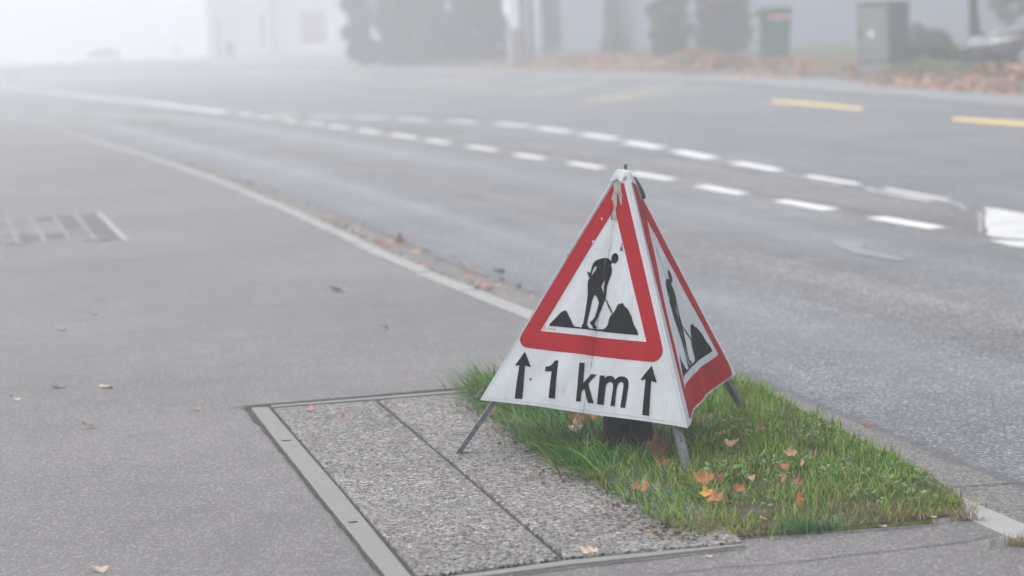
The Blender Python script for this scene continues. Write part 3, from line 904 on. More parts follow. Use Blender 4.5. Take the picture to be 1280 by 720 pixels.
# ------------------------------------------------------------------ grass in the tree pit
gp = [(594, 505), (586, 489), (640, 482), (720, 475), (800, 468), (880, 462), (925, 477), (1000, 513), (1100, 564), (1165, 596), (1204, 626), (1197, 644), (1100, 655), (1000, 666), (880, 676), (840, 668), (790, 640), (735, 606), (690, 580), (650, 553), (620, 527)]
GP = [at(x, y, 0) for x, y in gp]
gx0, gx1 = min(p.x for p in GP), max(p.x for p in GP); gy0, gy1 = min(p.y for p in GP), max(p.y for p in GP)


def inside(x, y, P=GP):
    c = False; j = len(P) - 1
    for i in range(len(P)):
        if (P[i].y > y) != (P[j].y > y) and x < (P[j].x - P[i].x) * (y - P[i].y) / (P[j].y - P[i].y) + P[i].x: c = not c
        j = i
    return c


def edge_d(x, y, P=GP):
    b = 9
    for i in range(len(P)):
        a, c = P[i - 1], P[i]; dx, dy = c.x - a.x, c.y - a.y; l2 = dx * dx + dy * dy
        t_ = max(0, min(1, ((x - a.x) * dx + (y - a.y) * dy) / l2)); b = min(b, math.hypot(x - a.x - t_ * dx, y - a.y - t_ * dy))
    return b


sm = MB(); sv_ = []
for p in GP: sv_.append((p.x, p.y, .004))
cxy = Vector((sum(p.x for p in GP) / len(GP), sum(p.y for p in GP) / len(GP), .006)); k_ = len(GP)
sv_ += [tuple(Vector(p).lerp(cxy, .12) + Vector((0, 0, .002))) for p in sv_] + [tuple(cxy)]
sm.add(sv_, [(i, (i + 1) % k_, k_ + (i + 1) % k_, k_ + i) for i in range(k_)] + [(k_ + i, k_ + (i + 1) % k_, 2 * k_) for i in range(k_)])
struct(sm.build('soil', MAT['earth']))
GREEN = [(.13, .27, .022), (.18, .34, .028), (.24, .39, .045), (.07, .17, .025), (.30, .43, .06), (.05, .12, .018)]
BLUEG = [(.055, .155, .05), (.08, .20, .06), (.04, .11, .03), (.15, .27, .11)]
STRAW = [(.33, .25, .12), (.24, .17, .09), (.19, .12, .06), (.28, .24, .10)]
gm = MB()


def blade(x, y, ln, wd, az, lean, bend, col, z0=0.0, ns=4):
    p = Vector((x, y, z0)); d = Vector((math.cos(az), math.sin(az), 0)); sdv = Vector((-d.y, d.x, 0))
    tw = rnd.uniform(-.6, .6); sdv = (sdv * math.cos(tw) + d * math.sin(tw))
    ang = lean; vs = []
    for k in range(ns):
        w_ = wd * (1 - (k / ns) ** 1.6) * .5
        vs += [p + sdv * w_, p - sdv * w_]
        p = p + (d * math.sin(ang) + Vector((0, 0, math.cos(ang)))) * (ln / ns); ang += bend / ns
        if p.z < .004: p.z = .004
    vs.append(p)
    gm.add(vs, [(2 * i, 2 * i + 1, 2 * i + 3, 2 * i + 2) for i in range(ns - 1)] + [(2 * ns - 2, 2 * ns - 1, 2 * ns)], 0, col, True)


def vary(c, v=.25):
    k = rnd.uniform(1 - v, 1 + v); return (c[0] * k * rnd.uniform(.9, 1.1), c[1] * k, c[2] * k * rnd.uniform(.85, 1.15))


cnt = 0
LC = at(690, 575, 0)
while cnt < 31000:
    x, y = rnd.uniform(gx0, gx1), rnd.uniform(gy0, gy1)
    if not inside(x, y): continue
    e = edge_d(x, y)
    if any((x - f_.x) ** 2 + (y - f_.y + .045) ** 2 < .0032 for f_ in (FF, FR)): continue
    if (x - sb.x) ** 2 + (y - sb.y) ** 2 < .006: continue
    clump = mnoise.noise(Vector((x * 7, y * 7, 1))); cl2 = mnoise.noise(Vector((x * 2.6, y * 2.6, 8)))
    if rnd.random() < .30 - clump * .75 - max(0, min(1, (.55 - x) / .35)) * .2: continue
    left = max(0, min(1, (.55 - x) / .35))           # long tussocks towards the left and rear of the patch
    frontr = max(0, min(1, (6.02 - y) / .45)) * (1 - left)
    ln = rnd.uniform(.022, .072) * (1 + .8 * clump) * (1 - .2 * frontr) + left * rnd.uniform(.01, .085)
    if e < .05: ln *= .75
    az = rnd.uniform(0, 2 * math.pi) if rnd.random() > .55 * left else rnd.gauss(math.pi * 1.12, .6)
    lean = abs(rnd.gauss(.35, .28)) + left * .25
    r = rnd.random()
    dry = (.10 + .45 * max(0, frontr - .35) + (.18 if cl2 > .25 else 0)) * (.4 if left > .5 else 1)
    if r < dry: col = vary(rnd.choice(STRAW))
    elif r < dry + .55 * left + .06: col = vary(rnd.choice(BLUEG))
    else: col = vary(rnd.choice(GREEN))
    blade(x, y, ln, rnd.uniform(.0022, .0042) + left * .0012, az, lean, rnd.uniform(.2, 1.2) + left * .3, col)
    cnt += 1
# long arching tussock blades at the left edge, spilling over the slabs
for k in range(760):
    t_ = rnd.random(); i = rnd.choice([0, 0, 1, 20, 20, 19, 19, 18, 18, 17])
    a, b = GP[i], GP[(i + 1) % len(GP)]; q = a.lerp(b, t_)
    q += Vector((rnd.gauss(.05, .04), rnd.gauss(.02, .04), 0))
    ln = rnd.uniform(.09, .215); az = rnd.gauss(math.pi * 1.08, .55)
    blade(q.x, q.y, ln, rnd.uniform(.0035, .0065), az, rnd.uniform(.2, .85), rnd.uniform(.6, 1.5), vary(rnd.choice(BLUEG + GREEN[:2]), .35), ns=6)
for k in range(230):         # upright tuft at the back left corner and by the right leg
    c_ = rnd.choice([at(604, 487, 0), at(620, 484, 0), at(640, 484, 0), at(935, 490, 0), at(950, 500, 0)])
    blade(c_.x + rnd.gauss(0, .035), c_.y + rnd.gauss(0, .03), rnd.uniform(.05, .11), rnd.uniform(.003, .005), rnd.gauss(math.pi, 1.0), rnd.uniform(.1, .7), rnd.uniform(.2, 1.0), vary(rnd.choice(GREEN + STRAW[:1])), ns=5)
for (cx, cy, n_, sp, l0, l1, pal) in ((1005, 664, 420, .045, .03, .065, BLUEG), (1208, 650, 70, .022, .03, .07, STRAW + [(.10, .05, .05)]), (1275, 681, 110, .03, .02, .05, STRAW + GREEN[:1]), (1190, 636, 120, .03, .03, .07, STRAW + GREEN), (705, 694, 40, .012, .01, .025, [(.12, .15, .04)]), (830, 684, 40, .03, .01, .03, STRAW),
                                     (900, 668, 200, .07, .03, .06, STRAW + GREEN[:2]), (1120, 648, 200, .07, .02, .055, STRAW + GREEN[:1]), (730, 600, 120, .05, .02, .05, STRAW)):
    c_ = at(cx, cy, 0)
    for k in range(n_):
        blade(c_.x + rnd.gauss(0, sp), c_.y + rnd.gauss(0, sp * .55), rnd.uniform(l0, l1), .0026, rnd.uniform(0, 6.3), abs(rnd.gauss(.5, .35)), rnd.uniform(.2, 1.1), vary(rnd.choice(pal), .3), ns=3)
grass = struct(gm.build('grass', vcol('grass_blades', .55, .35, transl=.25)), 'stuff')

# broad-leaved weeds between the blades
wm = MB()
k = 0
while k < 260:
    x, y = rnd.uniform(.45, gx1), rnd.uniform(gy0, gy1)
    if not inside(x, y) or edge_d(x, y) < .06 or mnoise.noise(Vector((x * 3.4, y * 3.4, 5))) < .12: continue
    k += 1; base = Vector((x, y, rnd.uniform(.02, .05)))
    for j in range(rnd.randint(2, 5)):
        az = rnd.uniform(0, 6.28); L_ = rnd.uniform(.008, .021); W_ = L_ * rnd.uniform(.5, .8); up_ = rnd.uniform(.0, .8)
        d = Vector((math.cos(az) * math.cos(up_), math.sin(az) * math.cos(up_), math.sin(up_))); s_ = Vector((-math.sin(az), math.cos(az), 0))
        o_ = base + d * .006
        pts = [o_]
        for q, w_ in ((.25, .7), (.55, 1), (.85, .6)): pts += [o_ + d * L_ * q + s_ * W_ / 2 * w_ + Vector((0, 0, .003)), o_ + d * L_ * q - s_ * W_ / 2 * w_ + Vector((0, 0, .003))]
        pts.append(o_ + d * L_ - Vector((0, 0, .004)))
        wm.add(pts, [(0, 1, 2), (1, 3, 4, 2), (3, 5, 6, 4), (5, 7, 6)], 0, vary(rnd.choice([(.11, .22, .04), (.15, .27, .06), (.09, .17, .07), (.20, .28, .14)])), True)
struct(wm.build('weed_leaves', vcol('weed_leaf', .5, .4, transl=.25)), 'stuff')

# loose crumbs: tiny dead bits and grit along the edges of the patch
cm = MB()
for k in range(420):
    i = rnd.choice([15, 16, 17, 18, 19, 20, 14]); a, b = GP[i % len(GP)], GP[(i + 1) % len(GP)]; q = a.lerp(b, rnd.random()) + Vector((rnd.gauss(-.03, .04), rnd.gauss(-.03, .03), 0))
    s_ = rnd.uniform(.003, .011); az = rnd.uniform(0, 6.28); d = Vector((math.cos(az), math.sin(az), rnd.uniform(-.2, .3))) * s_; e = Vector((-math.sin(az), math.cos(az), rnd.uniform(-.3, .3))) * s_ * .5
    q.z = .017
    cm.add([q - d, q + e, q + d, q - e + Vector((0, 0, s_ * .5))], [(0, 1, 2, 3)], 0, vary(rnd.choice([(.10, .06, .045), (.07, .045, .04), (.22, .15, .09), (.12, .10, .09), (.16, .09, .08)])))
struct(cm.build('leaf_crumbs', vcol('crumb', .9)), 'stuff')

# ------------------------------------------------------------------ single fallen leaves
def leaf_mesh(kind, seed, curl):
    rr = random.Random(seed); m = MB()
    if kind == 'maple':
        tips = [(90, 1.0), (38, .92), (142, .92), (-12, .62), (192, .62)]; pol = []
        for a_, r_ in tips:
            for da, k_ in ((-23, .62), (-16, .80), (-10, .76), (-5, .90), (0, 1.0), (5, .90), (10, .77), (16, .81), (23, .62)): pol.append((a_ + da, r_ * k_ * rr.uniform(.9, 1.08)))
        pol += [(-60, .45), (-84, .25), (-96, .25), (240, .45)]
    else:
        pol = [(a_, 1 / math.sqrt((math.cos(R_(a_)) / .42) ** 2 + math.sin(R_(a_)) ** 2) * rr.uniform(.9, 1.06)) for a_ in range(0, 360, 20)]
    pol = sorted(((a_ % 360), r_) for a_, r_ in pol)
    ax = rr.uniform(0, 6.28)
    def P(a_, r_):
        x, y = r_ * math.cos(R_(a_)), r_ * math.sin(R_(a_))
        u = x * math.cos(ax) + y * math.sin(ax)
        z = curl * (u * u) + .16 * math.sin(a_ / 57 * 4 + seed) * r_ * r_ + .07 * math.sin(x * 6 + seed) + .05 * math.sin(y * 7 - seed)
        return (x, y, z)
    n_ = len(pol)
    vs = [(0, 0, 0)] + [P(a_, r_ * .55) for a_, r_ in pol] + [P(a_, r_) for a_, r_ in pol]
    m.add(vs, [(0, 1 + i, 1 + (i + 1) % n_) for i in range(n_)] + [(1 + i, 1 + n_ + i, 1 + n_ + (i + 1) % n_, 1 + (i + 1) % n_) for i in range(n_)], smooth=True)
    st = [(-.03, -.15, .02), (.03, -.15, .02), (.03, -.7, .08), (.05, -1.1, .2), (.0, -1.1, .2), (-.02, -.7, .08)]
    m.add(st, [(0, 1, 2, 5), (5, 2, 3, 4)])
    o = m.build('tmp_leaf', []); me_ = o.data; bpy.data.objects.remove(o); return me_


def leaf_mat(name, c, c2):
    n = N(name, .65, .35); p = n.obj()
    b = n.mix(n.ramp(n.noise(p, 3.0, 5, .65), [(.35, 0.0), (.65, 1.0)]), c, c2)
    n.col(n.mix(n.ramp(n.noise(p, 9, 3), [(.62, 0.0), (.75, .6)]), b, [x * .4 for x in c2])); return n.m


LM = {'tan': leaf_mat('tan_leaf', (.42, .27, .17), (.27, .16, .10)), 'orange': leaf_mat('orange_leaf', (.40, .155, .05), (.22, .085, .035)), 'brown': leaf_mat('brown_leaf', (.27, .135, .075), (.16, .075, .045)),
      'yellow': leaf_mat('yellow_leaf', (.58, .35, .06), (.44, .20, .04)), 'red': leaf_mat('red_leaf', (.24, .05, .03), (.13, .035, .025)), 'pale': leaf_mat('pale_leaf', (.58, .46, .36), (.42, .31, .22)),
      'pink': leaf_mat('pink_leaf', (.44, .24, .20), (.30, .17, .16)), 'dark': leaf_mat('dark_leaf', (.05, .03, .03), (.03, .02, .02))}
leaf_cache = {}
# pixel x, y, height, size m, colour, kind, curl, tilt, label
LEAVES = [
 (18, 498, .012, .026, 'pale', 'oval', .9, .5, 'pale curled leaf lying alone on the pavement at the left edge'),
 (73, 483, .006, .033, 'tan', 'oval', .5, .1, 'flat tan leaf on the pavement left of the one with a stalk'),
 (132, 483, .006, .034, 'pale', 'oval', .5, .1, 'narrow pale leaf with its dark stalk pointing right on the pavement'),
 (109, 532, .010, .026, 'brown', 'oval', .8, .3, 'crumpled brown leaf on the pavement below the two narrow pale ones'),
 (245, 511.5, .006, .020, 'tan', 'oval', .4, .1, 'small tan leaf on the pavement just left of the concrete frame corner'),
 (122, 711, .008, .026, 'pale', 'oval', .8, .3, 'pale ragged leaf on the pavement near the bottom edge'),
 (424, 362, .008, .058, 'pale', 'oval', .6, .2, 'pale leaf on the pavement beyond the small dark one'),
 (480, 408, .014, .022, 'dark', 'oval', .9, .5, 'small dark lump-like leaf in the middle of the pavement'),
 (76, 411, .008, .036, 'pale', 'oval', .6, .2, 'pale leaf on the pavement below the painted white lines'),
 (117, 392, .006, .028, 'tan', 'oval', .5, .2, 'faint tan leaf on the pavement nearest the painted white lines'),
 (386, 512.5, .014, .026, 'pink', 'maple', .5, .1, 'pinkish flat leaf at the far edge of the pebbled slab'),
 (427, 521, .015, .015, 'orange', 'maple', .6, .2, 'tiny rust leaf on the pebbled slab beside the pinkish one'),
 (483, 518.5, .016, .014, 'tan', 'oval', .6, .2, 'tiny tan leaf beside the mossy seam between the slabs'),
 (737, 691.5, .012, .030, 'pale', 'maple', .5, .15, 'pale tan leaf lying on the seam at the near edge of the slabs'),
 (478, 303, -.02, .050, 'orange', 'maple', .8, .4, 'orange leaf in the gutter, farthest of those by the kerb'),
 (499, 303, -.01, .055, 'brown', 'maple', .9, .6, 'curled brown leaf in the gutter beside the farthest orange one'),
 (585, 339, -.02, .042, 'orange', 'oval', .8, .4, 'orange leaf in the gutter midway along the kerb'),
 (622, 338, -.02, .040, 'tan', 'oval', .5, .2, 'tan leaf on the road edge just beyond the gutter'),
 (605, 357, -.02, .034, 'pink', 'maple', .5, .2, 'pinkish leaf against the kerb nearest the sign'),
 (1085, 532, -.03, .018, 'orange', 'oval', .4, .1, 'small orange leaf alone on the road edge strip beyond the grass'),
 (616, 517, .025, .030, 'pink', 'maple', .7, .4, 'pinkish tan leaf behind the left leg of the sign'),
 (641, 530, .022, .040, 'tan', 'maple', .4, .3, 'large tan leaf on the slab edge under the left arrow of the sign'),
 (622, 534, .018, .026, 'pink', 'maple', .6, .3, 'dull purple leaf half under the large tan one'),
 (722, 527, .060, .038, 'orange', 'maple', .6, .45, 'bright orange leaf in the grass under the letters km'),
 (741, 521, .060, .034, 'orange', 'maple', .6, .3, 'orange leaf touching the sign hem left of the dark stump'),
 (717, 538, .050, .034, 'pale', 'maple', .9, .5, 'crumpled pale leaf just below the bright orange one under km'),
 (823, 563, .045, .055, 'brown', 'maple', .3, 1.05, 'big rusty brown leaf standing upright beside the front leg of the sign'),
 (851, 561, .055, .030, 'brown', 'maple', .4, .9, 'brown leaf tip touching the front leg of the sign'),
 (829, 580, .040, .032, 'red', 'maple', .5, .4, 'dark red leaf lying below the big upright brown one'),
 (831, 593, .035, .018, 'brown', 'oval', .5, .5, 'small brown leaf in the grass below the dark red one'),
 (794, 610, .040, .022, 'orange', 'maple', .5, .4, 'orange leaf on the left fringe of the grass'),
 (806, 609, .045, .020, 'orange', 'oval', .5, .6, 'orange leaf right beside the one on the left fringe of the grass'),
 (858, 605, .050, .017, 'orange', 'oval', .5, .5, 'small orange leaf in the grass just below the front leg'),
 (880, 601, .055, .040, 'orange', 'maple', .5, .4, 'large spread orange leaf right of the foot of the front leg'),
 (899, 598, .055, .021, 'red', 'maple', .6, .5, 'dark red leaf touching the large spread orange one'),
 (884, 618, .055, .025, 'yellow', 'maple', .6, .4, 'bright yellow leaf in the grass below the large orange one'),
 (893, 625, .050, .032, 'orange', 'maple', .5, .3, 'wide orange leaf just below the bright yellow one'),
 (908, 626, .050, .018, 'orange', 'oval', .5, .5, 'small orange leaf at the right tip of the cluster'),
 (875, 626, .045, .016, 'tan', 'oval', .5, .5, 'small tan leaf at the left tip of the cluster below the yellow one'),
 (913, 555, .060, .030, 'tan', 'maple', .5, .3, 'tan leaf in the grass right of the front leg, above the cluster'),
 (897, 541, .060, .016, 'orange', 'oval', .5, .5, 'small orange leaf in the grass under the side panel of the sign'),
 (950, 536, .060, .022, 'brown', 'maple', .6, .5, 'brown leaf in the grass below the far right leg'),
 (960, 538, .060, .020, 'orange', 'oval', .6, .5, 'orange leaf touching the brown one below the far right leg'),
 (990, 568, .055, .026, 'tan', 'maple', .6, .3, 'tan pink leaf in the middle of the right hand grass'),
 (980, 586, .055, .022, 'orange', 'maple', .6, .6, 'orange tan leaf standing in the grass left of the bright clover'),
 (979, 598, .05, .014, 'orange', 'oval', .5, .8, 'small upright rust leaf just below the orange tan one'),
 (998, 604, .05, .020, 'brown', 'maple', .5, .6, 'brown leaf just above the bright orange upright one'),
 (1000, 624, .05, .020, 'orange', 'oval', .4, 1.1, 'bright orange upright leaf near the front of the grass'),
 (926, 612, .05, .024, 'orange', 'maple', .6, .4, 'orange leaf right of the clustered leaves'),
 (939, 599, .05, .018, 'tan', 'maple', .6, .4, 'tan leaf just above the orange one right of the cluster'),
 (1003, 578, .05, .013, 'tan', 'oval', .6, .8, 'small tan leaf below the tan pink one in the grass'),
 (864, 640, .04, .018, 'red', 'oval', .5, .4, 'red leaf low in the grass near its front left corner'),
 (955, 648, .04, .013, 'yellow', 'oval', .5, .4, 'small lemon yellow leaf at the front fringe of the grass'),
 (1163, 646, .02, .019, 'pale', 'oval', .6, .4, 'pale leaf on the mossy rim at the front right corner of the grass'),
 (1102, 658, .01, .014, 'pale', 'oval', .4, .2, 'pale leaf scrap on the moss strip at the front of the grass'),
 (886, 695, .004, .010, 'pale', 'oval', .4, .1, 'tiny pale scrap on the near pavement in front of the grass'),
]
for i, (px, py, z_, s_, cn, kind, curl, tilt, lab) in enumerate(LEAVES):
    key = (kind, i % 5, cn, round(curl, 1))
    if key not in leaf_cache:
        me_ = leaf_mesh(kind, i % 5 + 1, curl); me_.materials.append(LM[cn]); leaf_cache[key] = me_
    o = bpy.data.objects.new('fallen_leaf', leaf_cache[key]); C.objects.link(o)
    z_ = z_ * .85 if z_ > .03 else z_; o.location = at(px, py, z_); s_ *= 1.0 if py < 512 and px < 520 else 1.12; o.scale = (s_, s_, s_)
    az = rnd.uniform(-.5, .5) + (math.pi / 2 if kind == 'oval' and tilt < .6 else 0)
    o.rotation_euler = (tilt, rnd.uniform(-.2, .2), az)
    tag(o, lab, 'leaf', 'fallen leaves')

# dead stalk at the edge of the grass
m = MB(); pts = [(729, 568, .035), (737, 578, .035), (745, 586, .030), (752, 592, .022), (757, 600, .015), (758.5, 609, .012), (756, 615, .014)]
m.tube([at(x, y, z_) for x, y, z_ in pts], [.0025, .0036, .0044, .005, .005, .0042, .002], 6)
st = tag(m.build('dead_stalk', plain('straw_stalk', (.44, .31, .17), .8)), 'curved straw coloured dead stalk on the slab beside the long grass', 'stalk')
m = MB(); c_ = at(748, 598, .02)
for k in range(9):
    a_ = rnd.uniform(2.2, 5.2); d = Vector((math.cos(a_), math.sin(a_) * .6, rnd.uniform(-.1, .5))) * rnd.uniform(.02, .04); e = Vector((.006, .004, .004))
    m.add([c_, c_ + d * .5 + e, c_ + d, c_ + d * .5 - e], [(0, 1, 2, 3)])
m.build('husk', LM['brown'], st)

# ------------------------------------------------------------------ things beyond the road
def cloud(name, blobs, n, size, cols, mat, parent=None, loc=None, up=.3, thin=-.22, extra=None):
    """a crown: many leaf faces spread through a set of blobs, denser near their skins, thinned by noise so that gaps stay"""
    m = MB(); groups = [(blobs, n, cols)] + ([extra] if extra else [])
    for b, n, cols, tot in [(b, g_[1], g_[2], sum(x[3] * x[4] * x[5] for x in g_[0])) for g_ in groups for b in g_[0]]:
        cnt = max(8, int(n * b[3] * b[4] * b[5] / tot)); c_ = Vector(b[:3]); shade = rnd.uniform(.75, 1.25); j = 0; tries = 0
        while j < cnt and tries < cnt * 4:
            tries += 1
            v = Vector((rnd.gauss(0, 1), rnd.gauss(0, 1), rnd.gauss(0, 1))).normalized(); r_ = rnd.random() ** .45 * rnd.uniform(.85, 1.12)
            p = c_ + Vector((v.x * b[3], v.y * b[4], v.z * b[5])) * r_
            if mnoise.noise(p * 1.7) < thin: continue
            j += 1
            s_ = size * rnd.uniform(.6, 1.4); a_ = Vector((rnd.gauss(0, 1), rnd.gauss(0, 1), rnd.gauss(0, up))).normalized(); bb = a_.cross(Vector((rnd.gauss(0, 1), rnd.gauss(0, 1), rnd.gauss(0, 1)))).normalized()
            q = vary(rnd.choice(cols), .3); q = tuple(x * shade for x in q)
            m.add([p - a_ * s_, p + bb * s_ * .45, p + a_ * s_, p - bb * s_ * .45], [(0, 1, 2, 3)], 0, q)
    return m.build(name, mat, parent, loc=loc)


LEAFM = vcol('crown_leaves', .7, .25, transl=.15)
bk = N('bark', .9); pb_ = bk.obj(); fb = bk.noise(bk.scale(pb_, (9, 9, 1.6)), 1, 5, .7)
bk.col(bk.ramp(fb, [(.3, (.018, .016, .015)), (.7, (.055, .048, .044))])); bk.bump(fb, .8, .05)


def trunk(name, r0, h, parent, limbs=4, lean=(0, 0), flare=1.6):
    m = MB(); pts = []; rads = []
    for k in range(9):
        t_ = k / 8; z_ = h * t_ ** 1.25
        pts.append((lean[0] * z_ + .03 * math.sin(k * 1.7), lean[1] * z_ + .03 * math.cos(k * 1.3), z_ - (.15 if k == 0 else 0))); rads.append(r0 * (1 - .62 * t_) * (flare if k == 0 else (1 + (flare - 1) * .35 if k == 1 else 1)))
    m.tube(pts, rads, 12)
    for k in range(limbs):
        t_ = rnd.uniform(.35, .95); z_ = h * t_; a_ = k * 2.4 + rnd.uniform(-.4, .4); L_ = h * rnd.uniform(.25, .45); r_ = r0 * (1 - .62 * t_) * .55
        p0 = Vector((lean[0] * z_, lean[1] * z_, z_)); d = Vector((math.cos(a_), math.sin(a_), .9))
        m.tube([p0, p0 + d * L_ * .4, p0 + d * L_ * .75 + Vector((0, 0, L_ * .1)), p0 + d * L_ + Vector((0, 0, L_ * .25))], [r_, r_ * .7, r_ * .45, r_ * .15], 7)
    return m.build(name, bk.m, parent)


def tree(px, py, r0, h, cw, cols, label, limbs=5, n=2600, group='trees beyond the road', size=.13, low=.5, lean=(0, 0)):
    q = on_bank(px, py); o = tag(empty('tree', q), label, 'tree', group)
    trunk('trunk', r0, h * .8, o, limbs, lean)
    bl_ = [(lean[0] * h + rnd.uniform(-.5, .5) * cw, lean[1] * h + rnd.uniform(-.5, .5) * cw, h * rnd.uniform(low, .92), cw * rnd.uniform(.35, .6), cw * rnd.uniform(.35, .6), h * .11 * rnd.uniform(.7, 1.2)) for k in range(11)]
    cloud('crown', bl_, n, size, cols, LEAFM, o)
    return o


AUT = [(.20, .10, .035), (.26, .15, .045), (.12, .09, .03), (.10, .11, .04)]
DKG = [(.030, .045, .028), (.045, .06, .033), (.025, .035, .026), (.06, .07, .03)]
OLV = [(.06, .075, .035), (.09, .09, .04), (.12, .10, .045), (.045, .055, .03)]
tree(767, 66, .33, 13.5, 4.2, AUT, 'stout bare-stemmed tree trunk between the pale wall and the leaf strip, left of the bushes', lean=(-.01, 0), low=.6)
tree(1218, 71, .105, 9.0, 2.4, AUT, 'slender dark trunk rising beside the front of the black car', lean=(-.012, 0), low=.55, n=2000)
tree(664, 68, .26, 12.0, 3.2, DKG, 'dark trunk just right of the white post, in front of the pale wall', lean=(0, 0), low=.6)
tree(689, 67, .13, 10.5, 2.2, DKG, 'thin dark trunk in front of the pale wall, between the two other trunks', lean=(0, 0), low=.6)
# low-hanging bushy tree behind the black car
q = at_depth(1268, 60, 60); o = tag(empty('tree', (q.x + .6, q.y, .5)), 'bushy olive tree hanging low behind the black car at the right edge', 'tree', 'trees beyond the road')
trunk('trunk', .16, 5, o, 5)
cloud('crown', [(rnd.uniform(-1.2, 1.6), rnd.uniform(-1, 1), rnd.uniform(1.5, 5.5), rnd.uniform(.6, .95), .9, rnd.uniform(.5, .8)) for k in range(16)] + [(-.95, 0, 1.15, .42, .5, .5), (-.75, 0, .85, .40, .5, .5), (-.3, 0, .8, .55, .5, .6), (.3, 0, .8, .65, .6, .6), (.9, 0, .85, .65, .6, .6), (1.5, 0, 1.0, .7, .6, .6)], 11000, .11, OLV + OLV + AUT[2:], LEAFM, o)

# tall conifers left of the white post: one dark screen of trees
CON = [(.030, .043, .036), (.040, .055, .042), (.022, .032, .030)]
for i, (px, r_, h, pal, lab) in enumerate(((452, .80, 6.4, CON, 'grey foggy conifer, the one nearest the pale house'), (486, .92, 7.0, [(.05, .075, .03), (.06, .085, .035)], 'greenish foggy conifer standing second from the pale house'),
                                     (519, .98, 7.3, CON, 'dark foggy conifer in the middle of the screen, between the two greenish ones'), (549, .95, 6.8, [(.065, .075, .03), (.055, .07, .03)], 'olive foggy conifer, right of the middle of the screen'), (580, 1.0, 7.6, CON, 'dark foggy conifer second from the white post'), (612, .95, 7.0, CON, 'dark foggy conifer nearest the white post'))):
    q = on_bank(px, 70 - i * .2); q = Vector((q.x, min(q.y, 96), 0)); q = at_depth(px, 69.5, 92 - i * 2.2); q.z = .5
    o = tag(empty('conifer', q), lab, 'conifer', 'conifers screening the far side of the road'); o.rotation_euler.z = i * 1.3
    trunk('trunk', .14, h * .9, o, 0)
    bl_ = []
    for k in range(9):
        t_ = k / 8; rr = r_ * .9 * (1.05 - .8 * t_ ** 1.6) * rnd.uniform(.82, 1.15)
        bl_.append((rnd.uniform(-.28, .28), rnd.uniform(-.2, .2), .35 + (h - .7) * t_, rr, rr, h * .09))
    cloud('crown', bl_, 4200, .15, pal, LEAFM, o, up=1.2, thin=-.3)

# bushes and heap of leaves by the bin
BUS = [(.040, .045, .038), (.055, .058, .042), (.03, .034, .032)]; TIPS = [(.22, .17, .07), (.17, .12, .05), (.26, .20, .10)]
def bush(px, py, yoff, blobs, tips, n, lab):
    q = on_bank(px, py); q.y += yoff; o = tag(empty('bush', q), lab, 'bush', 'bushes beside the wheelie bin')
    trunk('stem', .06, .9, o, 3, flare=1.2)
    blobs = blobs + [(b_[0] + rnd.uniform(-1, 1) * b_[3], b_[1] + rnd.uniform(-1, .3) * b_[4], max(.12, b_[2] + rnd.uniform(-.8, 1.0) * b_[5]), rnd.uniform(.14, .28), .2, rnd.uniform(.12, .25)) for b_ in blobs for _ in (0, 1)]
    cloud('foliage', blobs, n, .085, BUS, LEAFM, o, thin=-.5, extra=(tips, int(n * .12), TIPS))
bush(838, 71, 0, [(0, 0, .55, .55, .5, .55), (-.22, 0, .9, .36, .4, .38), (.22, 0, .8, .44, .4, .45), (.05, 0, 1.25, .56, .4, .34), (0, 0, .22, .62, .5, .3), (.1, 0, 1.6, .5, .38, .34), (-.22, 0, 1.5, .36, .35, .3)], [(.05, -.2, 1.45, .4, .3, .14), (-.32, -.25, 1.0, .26, .2, .26), (.42, -.2, .95, .10, .2, .3)], 6500, 'rounded dark bush with yellowing tips left of the larger dark bush')
bush(907, 67, .5, [(0, 0, .6, .80, .6, .6), (-.3, 0, 1.2, .55, .5, .55), (.35, 0, 1.2, .55, .5, .55), (0, 0, 1.8, .75, .55, .5), (.1, 0, 2.4, .6, .5, .4), (0, 0, .28, .9, .6, .38), (-.35, 0, .55, .55, .5, .4), (.4, 0, .6, .5, .5, .45), (-.2, 0, 1.6, .7, .5, .4)], [(-.05, -.4, 1.66, .36, .25, .14), (.3, -.35, 2.2, .3, .2, .2)], 11000, 'largest dark bush directly left of the green wheelie bin')
q = on_bank(1171, 76); o = tag(empty('bush', q), 'low green shrubs in front of the dark peaked hump, right of the cabinet', 'bush', 'bushes beside the wheelie bin')
trunk('stem', .03, .2, o, 2, flare=1.2)
cloud('foliage', [(-.42, 0, .16, .22, .25, .18), (-.1, 0, .18, .25, .25, .20), (.25, 0, .2, .28, .25, .22), (.5, 0, .14, .2, .25, .16), (.75, .1, .12, .25, .2, .15)], 1800, .05, [(.06, .085, .035), (.09, .11, .05), (.13, .13, .06)], LEAFM, o)
# fallen leaves along the back of the far pavement (one litter of leaves)
m = MB(); LCOL = [(.52, .20, .09), (.46, .16, .07), (.30, .18, .10), (.46, .27, .15), (.20, .10, .065), (.42, .32, .16), (.16, .10, .07)]
zones = [(520, 640, 1.2, 2.6, 700), (600, 780, 1.0, 3.2, 2600), (760, 960, 1.1, 3.2, 2600), (940, 1060, 1.3, 2.0, 700), (1030, 1190, 1.0, 1.8, 1500), (1060, 1300, 1.8, 3.2, 1700), (1150, 1300, .9, 1.9, 420), (420, 560, 1.3, 2.6, 300)]
Lf = [p for p in FAR]; 
def far_at(px):
    """index along the far kerb seen at picture column px"""
    best = None
    for i, p in enumerate(FAR):
        v = p - EYE; dz = v.dot(FW)
        if dz < 5: continue
        x = 640 + FPX * v.dot(RT) / dz
        if best is None or abs(x - px) < best[0]: best = (abs(x - px), i)
    return best[1]
cols_idx = {}
